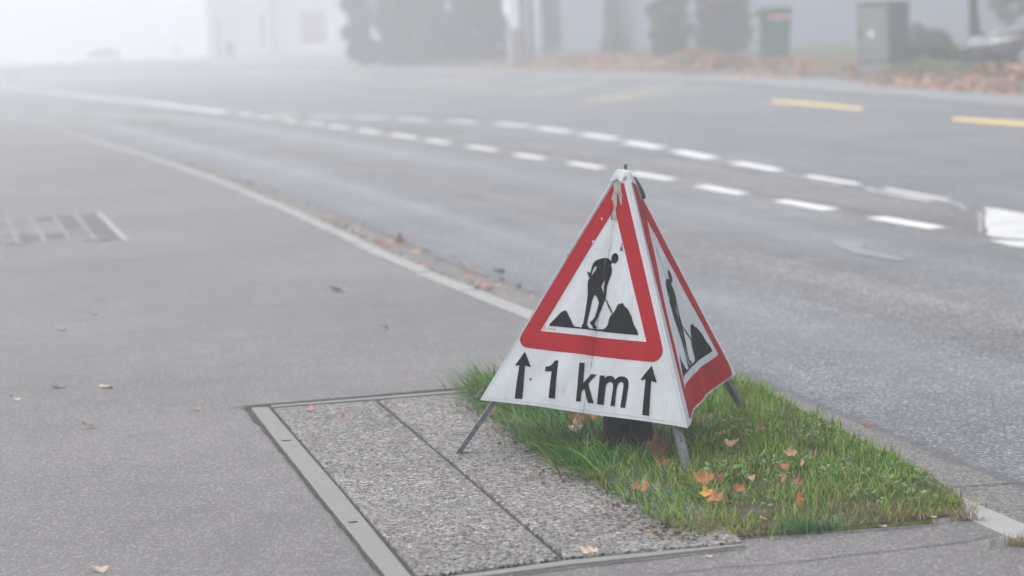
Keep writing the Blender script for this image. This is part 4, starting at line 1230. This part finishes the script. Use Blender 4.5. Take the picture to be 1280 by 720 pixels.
for (x0, x1, da, db, n_) in zones:
    for k in range(n_):
        px = rnd.uniform(x0, x1); kx = int(px / 3)
        if kx not in cols_idx: cols_idx[kx] = far_at(kx * 3)
        i = cols_idx[kx]; i2 = min(len(FAR) - 1, max(0, i + rnd.choice((-1, 0, 0)))); j2 = min(i2 + 1, len(FAR) - 1)
        p = FAR[i2].lerp(FAR[j2], rnd.random()); d_ = max(.2, min(db + .8, rnd.gauss((da + db) / 2, (db - da) / 3.2)))
        if mnoise.noise(p * .5 + Vector((0, 0, d_))) < -.25: continue
        q = p + FN[i2] * d_; q.z = hgt(d_) + rnd.uniform(.015, .07)
        s_ = rnd.uniform(.04, .085); a_ = rnd.uniform(0, 6.28); d = Vector((math.cos(a_), math.sin(a_), rnd.uniform(-.5, .5))) * s_; e = Vector((-math.sin(a_), math.cos(a_), rnd.uniform(-.7, .7))) * s_ * .6
        m.add([q - d, q + e, q + d, q - e], [(0, 1, 2, 3)], 0, vary(rnd.choice(LCOL), .25))
for (px, py, w_, h_, n_) in ((873, 76, 1.1, .34, 1700), (915, 80, .9, .24, 1300), (960, 82, .5, .12, 260), (735, 73, 1.8, .2, 900), (800, 73, 1.3, .22, 800)):       # heaps swept under the bushes
    c_ = on_bank(px, py)
    for k in range(n_):
        x, y = rnd.gauss(0, .45), rnd.gauss(0, .45); z_ = h_ * math.exp(-(x * x + y * y) * 1.6) * rnd.uniform(.6, 1.05)
        q = c_ + Vector((x * w_, y * .8, z_ + .02)); s_ = rnd.uniform(.035, .07); a_ = rnd.uniform(0, 6.28)
        d = Vector((math.cos(a_), math.sin(a_), rnd.uniform(-.5, .5))) * s_; e = Vector((-math.sin(a_), math.cos(a_), rnd.uniform(-.6, .6))) * s_ * .6
        m.add([q - d, q + e, q + d, q - e], [(0, 1, 2, 3)], 0, vary(rnd.choice(LCOL), .25))
for k in range(700):        # bits of leaf washed together in the near gutter
    i = rnd.randrange(18, 60); i = min(i, len(NEAR) - 2); p = NEAR[i].lerp(NEAR[i + 1], rnd.random())
    if p.y < 9.5 or p.y > 26: continue
    q = p + NN[i] * abs(rnd.gauss(.10, .14)); q.z = ROADZ + .008; s_ = rnd.uniform(.008, .036); a_ = rnd.uniform(0, 6.28)
    d = Vector((math.cos(a_), math.sin(a_), rnd.uniform(-.3, .3))) * s_; e = Vector((-math.sin(a_), math.cos(a_), rnd.uniform(-.3, .3))) * s_ * .6
    m.add([q - d, q + e, q + d, q - e], [(0, 1, 2, 3)], 0, vary(rnd.choice([(.36, .24, .18), (.30, .18, .13), (.42, .30, .22), (.25, .17, .13)]), .25))
struct(m.build('fallen_leaves', vcol('leaf_litter', .85)), 'stuff')
# lawn tufts on the bank
m = MB()
for k in range(5200):
    px = rnd.uniform(960, 1300); i = cols_idx.setdefault(int(px / 3), far_at(int(px / 3) * 3)); i2 = min(len(FAR) - 2, max(0, i - rnd.choice((0, 1))))
    d_ = rnd.uniform(1.85, 4.6); q = FAR[i2].lerp(FAR[i2 + 1], rnd.random()) + FN[i2] * d_; q.z = hgt(d_)
    if drive(d_, q.x, q.y) > .3: continue
    a_ = rnd.uniform(0, 6.28); d = Vector((math.cos(a_), math.sin(a_), 0)) * .02; t_ = Vector((rnd.uniform(-.05, .05), rnd.uniform(-.05, .05), rnd.uniform(.05, .14)))
    m.add([q - d, q + d, q + t_], [(0, 1, 2)], 0, vary(rnd.choice([(.10, .13, .045), (.15, .16, .06), (.22, .19, .08)]), .3))
struct(m.build('lawn_grass', vcol('lawn_blades', .8)), 'stuff')

# ------------------------------------------------------------------ green wheelie bin
q = on_bank(967.5, 74.5); k_ = q.y / FPX
bn = tag(empty('wheelie_bin', q, R_(3)), 'dark green wheelie bin with a pink sticker beside the largest bush', 'bin')
H_ = 66 * k_; W_ = 41 * k_
gmat = plain('green_plastic', (.012, .085, .045), .55, .2)
m = MB(); w0, w1 = W_ * .40, W_ * .47; dpt = W_ * .5
zs = [(.05 * H_, w0, dpt * .82), (.5 * H_, (w0 + w1) / 2, dpt * .92), (.84 * H_, w1, dpt), (.842 * H_, w1 * 1.07, dpt * 1.05), (.90 * H_, w1 * 1.07, dpt * 1.05)]
vs = [(sx * w_, sy * d_, z_) for z_, w_, d_ in zs for sx, sy in ((-1, -1), (1, -1), (1, 1), (-1, 1))]
m.add(vs, [(i * 4 + j, i * 4 + (j + 1) % 4, i * 4 + 4 + (j + 1) % 4, i * 4 + 4 + j) for i in range(4) for j in range(4)] + [(3, 2, 1, 0), (16, 17, 18, 19)])
m.build('body', gmat, bn, bevel=.02)
m = MB(); lw, ld = w1 * 1.12, dpt * 1.1
vs = [(sx * lw * s_, sy * ld * s_ - .02, z_) for z_, s_ in ((.905 * H_, 1), (.935 * H_, 1), (.985 * H_, .84), (1.0 * H_, .6)) for sx, sy in ((-1, -1), (1, -1), (1, 1), (-1, 1))]
m.add(vs, [(i * 4 + j, i * 4 + (j + 1) % 4, i * 4 + 4 + (j + 1) % 4, i * 4 + 4 + j) for i in range(3) for j in range(4)] + [(3, 2, 1, 0), (12, 13, 14, 15)])
m.build('lid', gmat, bn, bevel=.02)
m = MB(); m.tube([(-w1 * 1.3, dpt * 1.15, .93 * H_), (w1 * 1.0, dpt * 1.15, .93 * H_)], .025, 8); m.tube([(-w1 * 1.3, dpt * 1.15, .93 * H_), (-w1 * 1.1, dpt * .9, .90 * H_)], .03, 8); m.build('handle', plain('grey_plastic_handle', (.36, .37, .38), .5), bn)
for sx in (-1, 1):
    m = MB(); m.tube([(sx * w0 * .75, dpt * .85, .1 * H_), (sx * w0 * 1.05, dpt * .85, .1 * H_)], .1 * H_, 18, smooth=False); m.build('wheel', plain('black_rubber', (.02, .02, .02), .8), bn)
m = MB(); m.box(-w1 * .52, w1 * .92, -dpt * 1.012 - .012, -dpt * 1.0 - .004, .765 * H_, .84 * H_ - .012); m.build('sticker', plain('pink_sticker', (.72, .28, .36), .5), bn)
m = MB(); m.box(-.02, .16, -dpt * 1.0 - .006, -dpt * .985, .69 * H_, .755 * H_); m.build('sticker', plain('blue_sticker', (.16, .20, .45), .5), bn)
m = MB(); m.box(-w1 * 1.03 - .006, -w1 * .985, -dpt * .6, -dpt * .2, .42 * H_, .8 * H_); m.build('side_strip', plain('pale_strip', (.34, .36, .36), .5), bn)

# ------------------------------------------------------------------ grey utility cabinet
q = on_bank(1105.5, 86); k_ = q.y / FPX
cb = tag(empty('utility_cabinet', q, R_(-43)), 'grey street cabinet with a pale door and dark side on the verge', 'cabinet')
H_ = 83 * k_
fw_ = 46 * k_; sw = 47 * k_       # front and side, seen at an angle
dark = plain('cabinet_grey', (.05, .052, .058), .6, .1); pale = plain('cabinet_door_grey', (.19, .187, .178), .55, .12)
m = MB(); m.box(-fw_ / 2, fw_ / 2, -sw / 2, sw / 2, .09 * H_, .965 * H_); m.build('body', dark, cb, bevel=.012)
m = MB(); m.box(-fw_ / 2 - .02, fw_ / 2 + .02, -sw / 2 - .02, sw / 2 + .02, .968 * H_, 1.0 * H_); m.build('roof', plain('cabinet_roof', (.11, .115, .125), .5), cb, bevel=.012)
m = MB(); m.box(-fw_ / 2 + .012, fw_ / 2 - .012, -sw / 2 + .012, sw / 2 - .012, -.25, .088 * H_); m.build('plinth', plain('cabinet_plinth', (.27, .27, .27), .85), cb)
for nm, rx in (('door', R_(0)),):
    m = MB(); m.box(-fw_ / 2 + .04, fw_ / 2 - .03, -sw / 2 - .016, -sw / 2 - .003, .135 * H_, .935 * H_); dr = m.build('door', pale, cb, bevel=.006)
    m = MB(); m.box(-fw_ / 2 + .06, -fw_ / 2 + .10, -sw / 2 - .04, -sw / 2 - .017, .50 * H_, .60 * H_); m.build('handle', plain('dark_latch', (.05, .05, .055), .5), dr)
    m = MB(); m.box(-fw_ * .13, fw_ * .03, -sw / 2 - .019, -sw / 2 - .0165, .49 * H_, .58 * H_); m.build('notice', plain('white_notice', (.7, .71, .75), .6), dr)

# ------------------------------------------------------------------ dark peaked hump between cabinet and tree
q = on_bank(1168, 68); k_ = q.y / FPX; q.y += .6
m = MB(); nu, nv = 26, 12
for j in range(nv + 1):
    for i in range(nu):
        t_ = 2 * math.pi * i / nu; ph = (math.pi / 2) * j / nv
        x = math.cos(t_) * math.cos(ph) ** .6; y = math.sin(t_) * math.cos(ph) ** .6; z_ = math.sin(ph) ** .8
        X = x * 34 * k_ - 2 * k_; Y = y * .5; Zz = z_ * 32 * k_ * (1 - .10 * max(0, -x))
        pk = math.exp(-((X + 17 * k_) / (7.5 * k_)) ** 2) * 13 * k_ * z_ ** 2
        m.v.append((X * (1 + .03 * mnoise.noise(Vector((x, y, z_)) * 3)), Y, Zz + pk + .02 * mnoise.noise(Vector((x * 4, y * 4, z_ * 4)))))
for j in range(nv):
    for i in range(nu):
        m.f.append((j * nu + i, j * nu + (i + 1) % nu, (j + 1) * nu + (i + 1) % nu, (j + 1) * nu + i)); m.m.append(0); m.c.append(None); m.sm.append(True)
tag(m.build('boulder', plain('dark_stone', (.030, .030, .036), .9, .3, 4, bump=.4), loc=q), 'dark rounded hump with a pointed peak between the cabinet and the slender tree', 'boulder')
# small pale marker by the slender tree
q = on_bank(1210, 72); k_ = q.y / FPX
m = MB(); m.tube([(0, 0, 0), (0, 0, .12), (0, 0, .21), (0, 0, .22)], [.05, .05, .045, .02], 10); tag(m.build('marker_post', plain('marker_white', (.6, .6, .62), .6), loc=q), 'tiny pale marker post at the foot of the slender tree', 'post')

# an added wood beyond the bend, put in to block bright sky behind the fog
q0 = at_depth(-90, 60, 365); q1 = at_depth(390, 60, 345); bl_ = []
for k in range(46):
    t_ = k / 45; q = q0.lerp(q1, t_); h = 12.5 + 2.5 * mnoise.noise(Vector((k * .37, 0, 4)))
    for j in range(3): bl_.append((q.x + rnd.uniform(-1, 1), q.y + rnd.uniform(-3, 3), h * (.16 + .32 * j), 2.2, 2.2, h * .24 * rnd.uniform(.7, 1.3)))
struct(cloud('sky_screen_trees', bl_, 16000, .8, [(.09, .10, .08), (.12, .12, .10), (.14, .12, .09)], LEAFM, thin=-.35), 'stuff')
# ------------------------------------------------------------------ cars
def loft(m, secs, mi=0, caps=True, smooth=True):
    k = len(secs[0]); vs = [v for s_ in secs for v in s_]
    m.add(vs, [(i * k + j, i * k + (j + 1) % k, (i + 1) * k + (j + 1) % k, (i + 1) * k + j) for i in range(len(secs) - 1) for j in range(k)] + ([tuple(range(k))[::-1], tuple((len(secs) - 1) * k + j for j in range(k))] if caps else []), mi, smooth=smooth)


def car(loc, rz, paintm, label, detailed=True):
    """a five-door hatchback, nose towards +x, 4.2 m long"""
    o = tag(empty('parked_car', loc, rz), label, 'car')
    glass = plain('car_glass', (.03, .035, .04), .08, .1, spec=.8); rub = plain('tyre_rubber', (.02, .02, .021), .85); trim = plain('black_trim', (.025, .025, .027), .6)
    st = [(-2.08, .62, .42, .72, .80), (-2.0, .80, .30, .82, .96), (-1.6, .86, .22, .86, 1.00), (-.8, .88, .20, .88, .98), (.4, .88, .20, .87, .96), (.95, .88, .20, .84, .95), (1.4, .87, .22, .78, .90), (1.8, .82, .24, .70, .80), (2.02, .68, .30, .60, .68), (2.1, .50, .36, .54, .58)]
    secs = []
    for x, w_, zb, zs_, zt in st:
        half = [(0, zb), (w_ * .86, zb), (w_, zb + .12), (w_ * 1.01, (zb + zs_) / 2), (w_ * .985, zs_), (w_ * .84, zt), (w_ * .4, zt + .025), (0, zt + .03)]
        secs.append([Vector((x, y, z_)) for y, z_ in half] + [Vector((x, -y, z_)) for y, z_ in half[-2:0:-1]])
    m = MB(); loft(m, secs); m.build('body', paintm, o)
    gs = [(-1.95, .70, .92, 1.05), (-1.7, .72, .93, 1.30), (-1.2, .72, .93, 1.435), (-.4, .73, .93, 1.47), (.25, .72, .93, 1.42), (.6, .70, .93, 1.25), (1.1, .66, .90, .955)]
    secs = [[Vector((x, y, z_)) for y, z_ in ((.80 * w_ / .72, z0), (w_ * .86, (z0 + z1) / 2), (w_ * .72, z1), (0, z1 + .02), (-w_ * .72, z1), (-w_ * .86, (z0 + z1) / 2), (-.80 * w_ / .72, z0))] for x, w_, z0, z1 in gs]
    m = MB(); loft(m, secs); m.build('window', glass, o)
    m = MB(); rf = [(-1.72, .53, 1.315), (-1.2, .54, 1.45), (-.4, .55, 1.485), (.25, .54, 1.435), (.4, .53, 1.375)]
    loft(m, [[Vector((x, y, z_ + dz)) for y, dz in ((w_, 0), (w_ * .9, .025), (0, .04), (-w_ * .9, .025), (-w_, 0), (0, -.01))] for x, w_, z_ in rf]); m.build('roof', paintm, o)
    for sy in (-1, 1):
        for x in (-1.3, 1.32):
            w_ = MB(); w_.tube([(x, sy * .70, .31), (x, sy * .72, .31), (x, sy * .88, .31), (x, sy * .895, .31)], [.29, .315, .315, .28], 22); wh = w_.build('wheel', rub, o)
            w_ = MB(); w_.tube([(x, sy * .885, .31), (x, sy * .900, .31)], [.20, .17], 16); w_.build('rim', plain('alloy_rim', (.4, .4, .42), .35, metal=.7), wh)
        m = MB(); hl = [(2.04, .50, .60, .56), (1.98, .62, .665, .565), (1.86, .745, .715, .60), (1.70, .835, .745, .645), (1.52, .868, .755, .70), (1.42, .872, .75, .735)]
        vs = [Vector((x, sy * (y + .012), z_)) for x, y, zt, zb in hl for z_ in (zt, zb)]
        m.add(vs, [(2 * i, 2 * i + 1, 2 * i + 3, 2 * i + 2) for i in range(5)], smooth=True); l_ = m.build('headlight', plain('headlight_lens', (.66, .68, .70), .2, .1, spec=.7), o)
        mo = l_.modifiers.new('thick', 'SOLIDIFY'); mo.thickness = .03; mo.offset = 0
        m = MB(); vs = [Vector((x, sy * (y + .030), z_)) for x, y, z_ in ((1.62, .85, .735), (1.5, .871, .742), (1.5, .871, .715), (1.62, .85, .69))]; m.add(vs, [(0, 1, 2, 3)]); m.build('indicator', plain('amber_lens', (.55, .25, .05), .3), l_)
        m = MB(); m.box(.55, .72, min(sy * .86, sy * 1.03), max(sy * .86, sy * 1.03), .93, 1.07); m.build('mirror', paintm, o, bevel=.03)
        m = MB(); vs = [Vector((x, sy * .8905, z_)) for x, z_ in ((-.05, .78), (-.25, .78), (-.25, .755), (-.05, .755))]; m.add(vs, [(0, 1, 2, 3)]); hd = m.build('handle', trim, o); s_ = hd.modifiers.new('t', 'SOLIDIFY'); s_.thickness = .03
    m = MB(); m.box(2.03, 2.115, -.42, .42, .36, .47); m.build('grille', trim, o, bevel=.02)
    m = MB(); m.box(1.9, 2.09, -.62, .62, .22, .31); m.build('bumper_lip', trim, o, bevel=.02)
    return o


def carpaint(name, c, rough=.25):
    n = N(name, rough, .5); n.col(n.mix(n.noise(n.obj(), 3, 3), [x * .9 for x in c], [x * 1.1 for x in c])); n.b.inputs['Coat Weight'].default_value = .8; n.b.inputs['Coat Roughness'].default_value = .08; return n.m


BLK = carpaint('black_car_paint', (.016, .017, .021)); SIL = carpaint('pale_car_paint', (.62, .63, .65))
q = at_depth(1255, 77, 43.2); ang = R_(180 + 11)
nose = Vector((math.cos(ang), math.sin(ang), 0)); qn = at_depth(1217, 77, 43.2)
cl_ = Vector((qn.x, qn.y, 0)) - nose * 2.08; dd_ = hgt(dist_to(FAR, cl_.x, cl_.y))
car((cl_.x, cl_.y, .075), ang, BLK, 'black car with a bright headlight parked behind the slender tree at the right edge')
q = at_depth(122, 90, 172); car((q.x, q.y, ROADZ), R_(202), SIL, 'pale car dissolving in the thick fog at the far left, left of the pale house')

# ------------------------------------------------------------------ buildings
def wallbox(o, name, x0, x1, y0, y1, z0, z1, mat, holes=()):
    """a solid wall block; holes = (xa, xb, za, zb) recesses in its front (-y) face"""
    m = MB(); m.box(x0, x1, y0 + .22, y1, z0, z1)
    xs = sorted({x0, x1} | {h[0] for h in holes} | {h[1] for h in holes}); zz = sorted({z0, z1} | {h[2] for h in holes} | {h[3] for h in holes})
    for a, b in zip(xs, xs[1:]):
        for c, d in zip(zz, zz[1:]):
            mx, mz = (a + b) / 2, (c + d) / 2
            if not any(h[0] < mx < h[1] and h[2] < mz < h[3] for h in holes): m.box(a, b, y0, y0 + .2199, c, d)
    return m.build(name, mat, o)


def window(o, x0, x1, y, z0, z1, framem, panem, mull=1):
    f = MB(); t_ = .06
    f.box(x0, x1, y - .03, y + .05, z0, z0 + t_); f.box(x0, x1, y - .03, y + .05, z1 - t_, z1); f.box(x0, x0 + t_, y - .03, y + .05, z0 + t_, z1 - t_); f.box(x1 - t_, x1, y - .03, y + .05, z0 + t_, z1 - t_)
    for k in range(mull): xm = x0 + (x1 - x0) * (k + 1) / (mull + 1); f.box(xm - .03, xm + .03, y - .02, y + .04, z0 + t_, z1 - t_)
    w_ = f.build('window', framem, o)
    p = MB(); p.box(x0 + t_, x1 - t_, y + .005, y + .025, z0 + t_, z1 - t_); p.build('pane', panem, w_)
    s_ = MB(); s_.box(x0 - .06, x1 + .06, y - .26, y - .035, z0 - .07, z0 - .005); s_.build('sill', framem, w_)
    return w_


def gable(o, x0, x1, y0, y1, z0, h, mat, ov=.35):
    m = MB(); ym = (y0 + y1) / 2
    vs = [(x, y, z_) for x in (x0 - ov, x1 + ov) for y, z_ in ((y0 - ov, z0), (ym, z0 + h), (y1 + ov, z0), (y1 + ov, z0 - .14), (ym, z0 + h - .16), (y0 - ov, z0 - .14))]
    m.add(vs, [tuple(range(6))[::-1], tuple(range(6, 12))] + [(i, (i + 1) % 6, 6 + (i + 1) % 6, 6 + i) for i in range(6)])
    return m.build('roof', mat, o)


GL = plain('dark_pane', (.04, .045, .055), .15, .1, spec=.7); WF = plain('white_frame', (.72, .72, .73), .6); ROOFM = plain('brown_roof_tiles', (.13, .075, .06), .8, .25, 3)
PLB = plain('pale_blue_render', (.235, .255, .305), .9, .05, 1.2); PLW = plain('white_render', (.70, .71, .735), .9, .05, 1.2); PLG = plain('beige_cladding', (.56, .55, .53), .9, .08, 2); PLN = plain('grey_plinth', (.30, .31, .33), .9)

# the long pale wall behind bin, cabinet and car
wl = at_depth(640, 66, 82); wr = at_depth(1240, 57, 62); vv = wr - wl; az_ = math.atan2(vv.y, vv.x); LW = math.hypot(vv.x, vv.y) + 6
b1 = tag(empty('house', (wl.x, wl.y, .42), az_), 'long house with a plain pale blue-grey wall behind the bin, bushes and cabinet', 'house')
DK = plain('dark_timber', (.075, .08, .095), .8, .2, 3)
holes = [(.25, 1.0, .1, 2.3), (1.25, 1.62, .1, 2.3), (2.05, 3.25, .3, 2.3)]
wallbox(b1, 'wall', 0, LW, 0, 8, -.6, 5.2, PLB, holes)
for k, h in enumerate(holes):
    w_ = window(b1, h[0], h[1], .12, h[2], h[3], DK, GL, 0)
for x in (1.12, 1.75, 1.9):
    m = MB(); m.box(x - .07, x + .07, -.10, -.003, -.3, 2.9); m.build('pilaster', WF, b1)
for k in range(3): window(b1, 5 + k * 4.2, 6.4 + k * 4.2, -.003 + .03, 3.3, 4.6, WF, GL, 1)
gable(b1, 0, LW, 0, 8, 5.25, 2.6, ROOFM)

# pale house half lost in the fog at the left
hq = at_depth(343, 73, 140)
b2 = tag(empty('house', (hq.x, hq.y, .0), R_(-3)), 'pale foggy house at the left with a pinkish shutter in its blue-white wall', 'house')
kk_ = 140 / FPX
wallbox(b2, 'wall', .06, 88 * kk_, 0, 6, -1.2, 5.4, PLW, [(34 * kk_, 66 * kk_, 22 * kk_, 62 * kk_)])
m = MB(); m.box(34 * kk_ + .01, 66 * kk_ - .01, .08, .14, 22 * kk_ + .01, 62 * kk_ - .01); sh = m.build('shutter', plain('pink_shutter', (.36, .22, .25), .7), b2)
for k in range(7):
    z_ = 22 * kk_ + .1 + k * .22; m = MB(); m.box(34 * kk_ + .03, 66 * kk_ - .03, .06, .079, z_, z_ + .16); m.build('slat', plain('pink_shutter_slat', (.40, .25, .28), .7), sh)
m = MB(); m.box(.05, 88 * kk_ + .03, -.06, -.003, -.5, 9 * kk_); m.build('plinth', PLN, b2)
wallbox(b2, 'wing', -39 * kk_, 0, -1.0, 6, -1.2, 5.8, plain('cream_render', (.62, .60, .58), .9, .05, 1.2), [(-13 * kk_, -7 * kk_, 20 * kk_, 62 * kk_)])
window(b2, -13 * kk_, -7 * kk_, -.9, 20 * kk_, 62 * kk_, WF, GL, 0)
wallbox(b2, 'annexe', -80 * kk_, -39 * kk_ - .01, -.6, 5, -1.2, 4.6, PLG, [(-70 * kk_, -64 * kk_, 4 * kk_, 60 * kk_), (-60 * kk_, -47 * kk_, 8 * kk_, 30 * kk_)])
window(b2, -70 * kk_, -64 * kk_, -.5, 4 * kk_, 60 * kk_, WF, GL, 0); window(b2, -60 * kk_, -47 * kk_, -.5, 8 * kk_, 30 * kk_, WF, GL, 1)
gable(b2, -80 * kk_, 88 * kk_, -.9, 6.2, 5.9, 2.4, ROOFM)
# low garden wall right of that house
q = at_depth(452, 70, 96); m = MB(); 
gw = tag(empty('garden_wall', (q.x, q.y, .2), R_(8)), 'low pale garden wall with an end pillar in front of the conifers', 'wall')
m.box(-.5, 1.9, -.1, .1, -.3, .62); m.build('wall', PLG, gw); m = MB(); m.box(1.9, 2.2, -.16, .16, -.3, 1.0); m.build('pillar', plain('pale_pillar', (.58, .57, .56), .85), gw, bevel=.02)
m = MB(); m.box(-.52, 1.89, -.14, .14, .623, .70); m.build('coping', PLW, gw)
# white post with brown foot
q = at_depth(645, 70, 74); k_ = 74 / FPX
wp = tag(empty('banner_post', q), 'bright white tall panel on a brown foot between the conifers and the dark trunks', 'post')
m = MB(); m.box(-7 * k_, 6 * k_, -.05, .05, 33 * k_, 150 * k_); m.build('panel', plain('bright_white_panel', (.82, .84, .84), .5), wp, bevel=.02)
m = MB(); m.box(-4 * k_, 7 * k_, -.1, .1, -.3, 32.8 * k_); m.build('foot', plain('brown_foot', (.26, .20, .18), .85), wp, bevel=.02)
m = MB(); m.box(-11 * k_, -4.2 * k_, -.06, .14, -.3, 30 * k_); m.build('side_block', plain('pale_block', (.52, .51, .53), .85), wp, bevel=.02)
# pale post and board in the fog, orange post at the far left
q = at_depth(452, 66, 94); m = MB(); m.box(-.16, .16, -.08, .08, 0, 1.55); m.box(-.2, .2, -.12, .12, 1.553, 1.63)
tag(m.build('gate_post', plain('pale_gate_post', (.72, .73, .75), .7), loc=q, bevel=.02), 'pale gate post in front of the conifer nearest the pale house', 'post')
q = at_depth(223, 80, 125); m = MB(); m.box(-.26, .26, -.04, .04, .2, 1.25); bd = m.build('notice_board', plain('white_board', (.8, .81, .84), .6), loc=q); tag(bd, 'small white board lost in the fog left of the pale house', 'board')
for sx in (-.2, .2):
    m = MB(); m.tube([(sx, .06, -.5), (sx, .06, 1.2)], .03, 8); m.build('leg', plain('board_leg', (.4, .4, .42), .6), bd)
q = at(17, 100, ROADZ); ob = tag(empty('marker_beacon', q), 'slim orange beacon barely showing in the fog at the far left', 'beacon')
m = MB(); m.tube([(0, 0, .06), (0, 0, .95), (0, 0, 1.0)], [.07, .07, .03], 12); m.build('post', plain('orange_plastic', (.72, .26, .06), .5), ob)
m = MB(); m.tube([(0, 0, 0), (0, 0, .058)], [.2, .17], 14); m.build('foot', plain('dark_rubber_foot', (.05, .05, .05), .8), ob)
m = MB(); m.tube([(0, 0, .62), (0, 0, .78)], .0715, 12); m.build('band', plain('white_band', (.8, .8, .8), .4), ob)


# ------------------------------------------------------------------ camera
cam = bpy.data.cameras.new('camera'); co = bpy.data.objects.new('camera', cam); C.objects.link(co); sc.camera = co
cam.sensor_width = 36; cam.lens = 36 * FPX / 1280; cam.clip_end = 2000; cam.clip_start = .05
co.matrix_world = Matrix(((RT.x, -DN.x, -FW.x, EYE.x), (RT.y, -DN.y, -FW.y, EYE.y), (RT.z, -DN.z, -FW.z, EYE.z), (0, 0, 0, 1)))
cam.dof.use_dof = True; cam.dof.focus_distance = 6.35; cam.dof.aperture_fstop = 2.5

# ------------------------------------------------------------------ light: soft overcast daylight through fog
SUN_EL, SUN_AZ = R_(60), R_(-70)           # azimuth from the view direction, negative to the left
w = bpy.data.worlds.new('World'); sc.world = w; w.use_nodes = True
t = w.node_tree; bg = t.nodes['Background']
sky = t.nodes.new('ShaderNodeTexSky'); sky.sky_type = 'NISHITA'; sky.sun_disc = False
sky.sun_elevation = SUN_EL; sky.sun_rotation = SUN_AZ; sky.air_density = 1.0; sky.dust_density = 3.0; sky.ozone_density = 1.0
hs = t.nodes.new('ShaderNodeHueSaturation'); hs.inputs['Saturation'].default_value = .27
t.links.new(sky.outputs[0], hs.inputs['Color']); t.links.new(hs.outputs[0], bg.inputs[0]); bg.inputs[1].default_value = .15
sun = bpy.data.lights.new('sun', 'SUN'); so = bpy.data.objects.new('sun', sun); C.objects.link(so)
sun.energy = .5; sun.angle = R_(90); sun.color = (1, .985, .97)
sd = Vector((math.sin(SUN_AZ) * math.cos(SUN_EL), math.cos(SUN_AZ) * math.cos(SUN_EL), math.sin(SUN_EL)))
so.rotation_euler = (-sd).to_track_quat('-Z', 'Y').to_euler(); so.location = (0, 0, 30)

# fog: one closed box of even air round everything
m = MB(); m.box(-430, 430, -70, 770, -1.4, 17.0)
hz = m.build('haze', [])
hm = bpy.data.materials.new('fog_air'); hm.use_nodes = True; ht = hm.node_tree
ht.nodes.remove(ht.nodes['Principled BSDF'])
pv = ht.nodes.new('ShaderNodeVolumePrincipled'); pv.inputs['Color'].default_value = (.96, .975, 1, 1)
pv.inputs['Density'].default_value = .0080; pv.inputs['Anisotropy'].default_value = .27
ht.links.new(pv.outputs[0], ht.nodes['Material Output'].inputs['Volume'])
hz.data.materials.append(hm); struct(hz, 'stuff')

sc.view_settings.view_transform = 'Standard'; sc.view_settings.look = 'None'; sc.view_settings.gamma = 1; sc.view_settings.exposure = 1.08
sc.cycles.use_denoising = True
sc.cycles.volume_bounces = 2
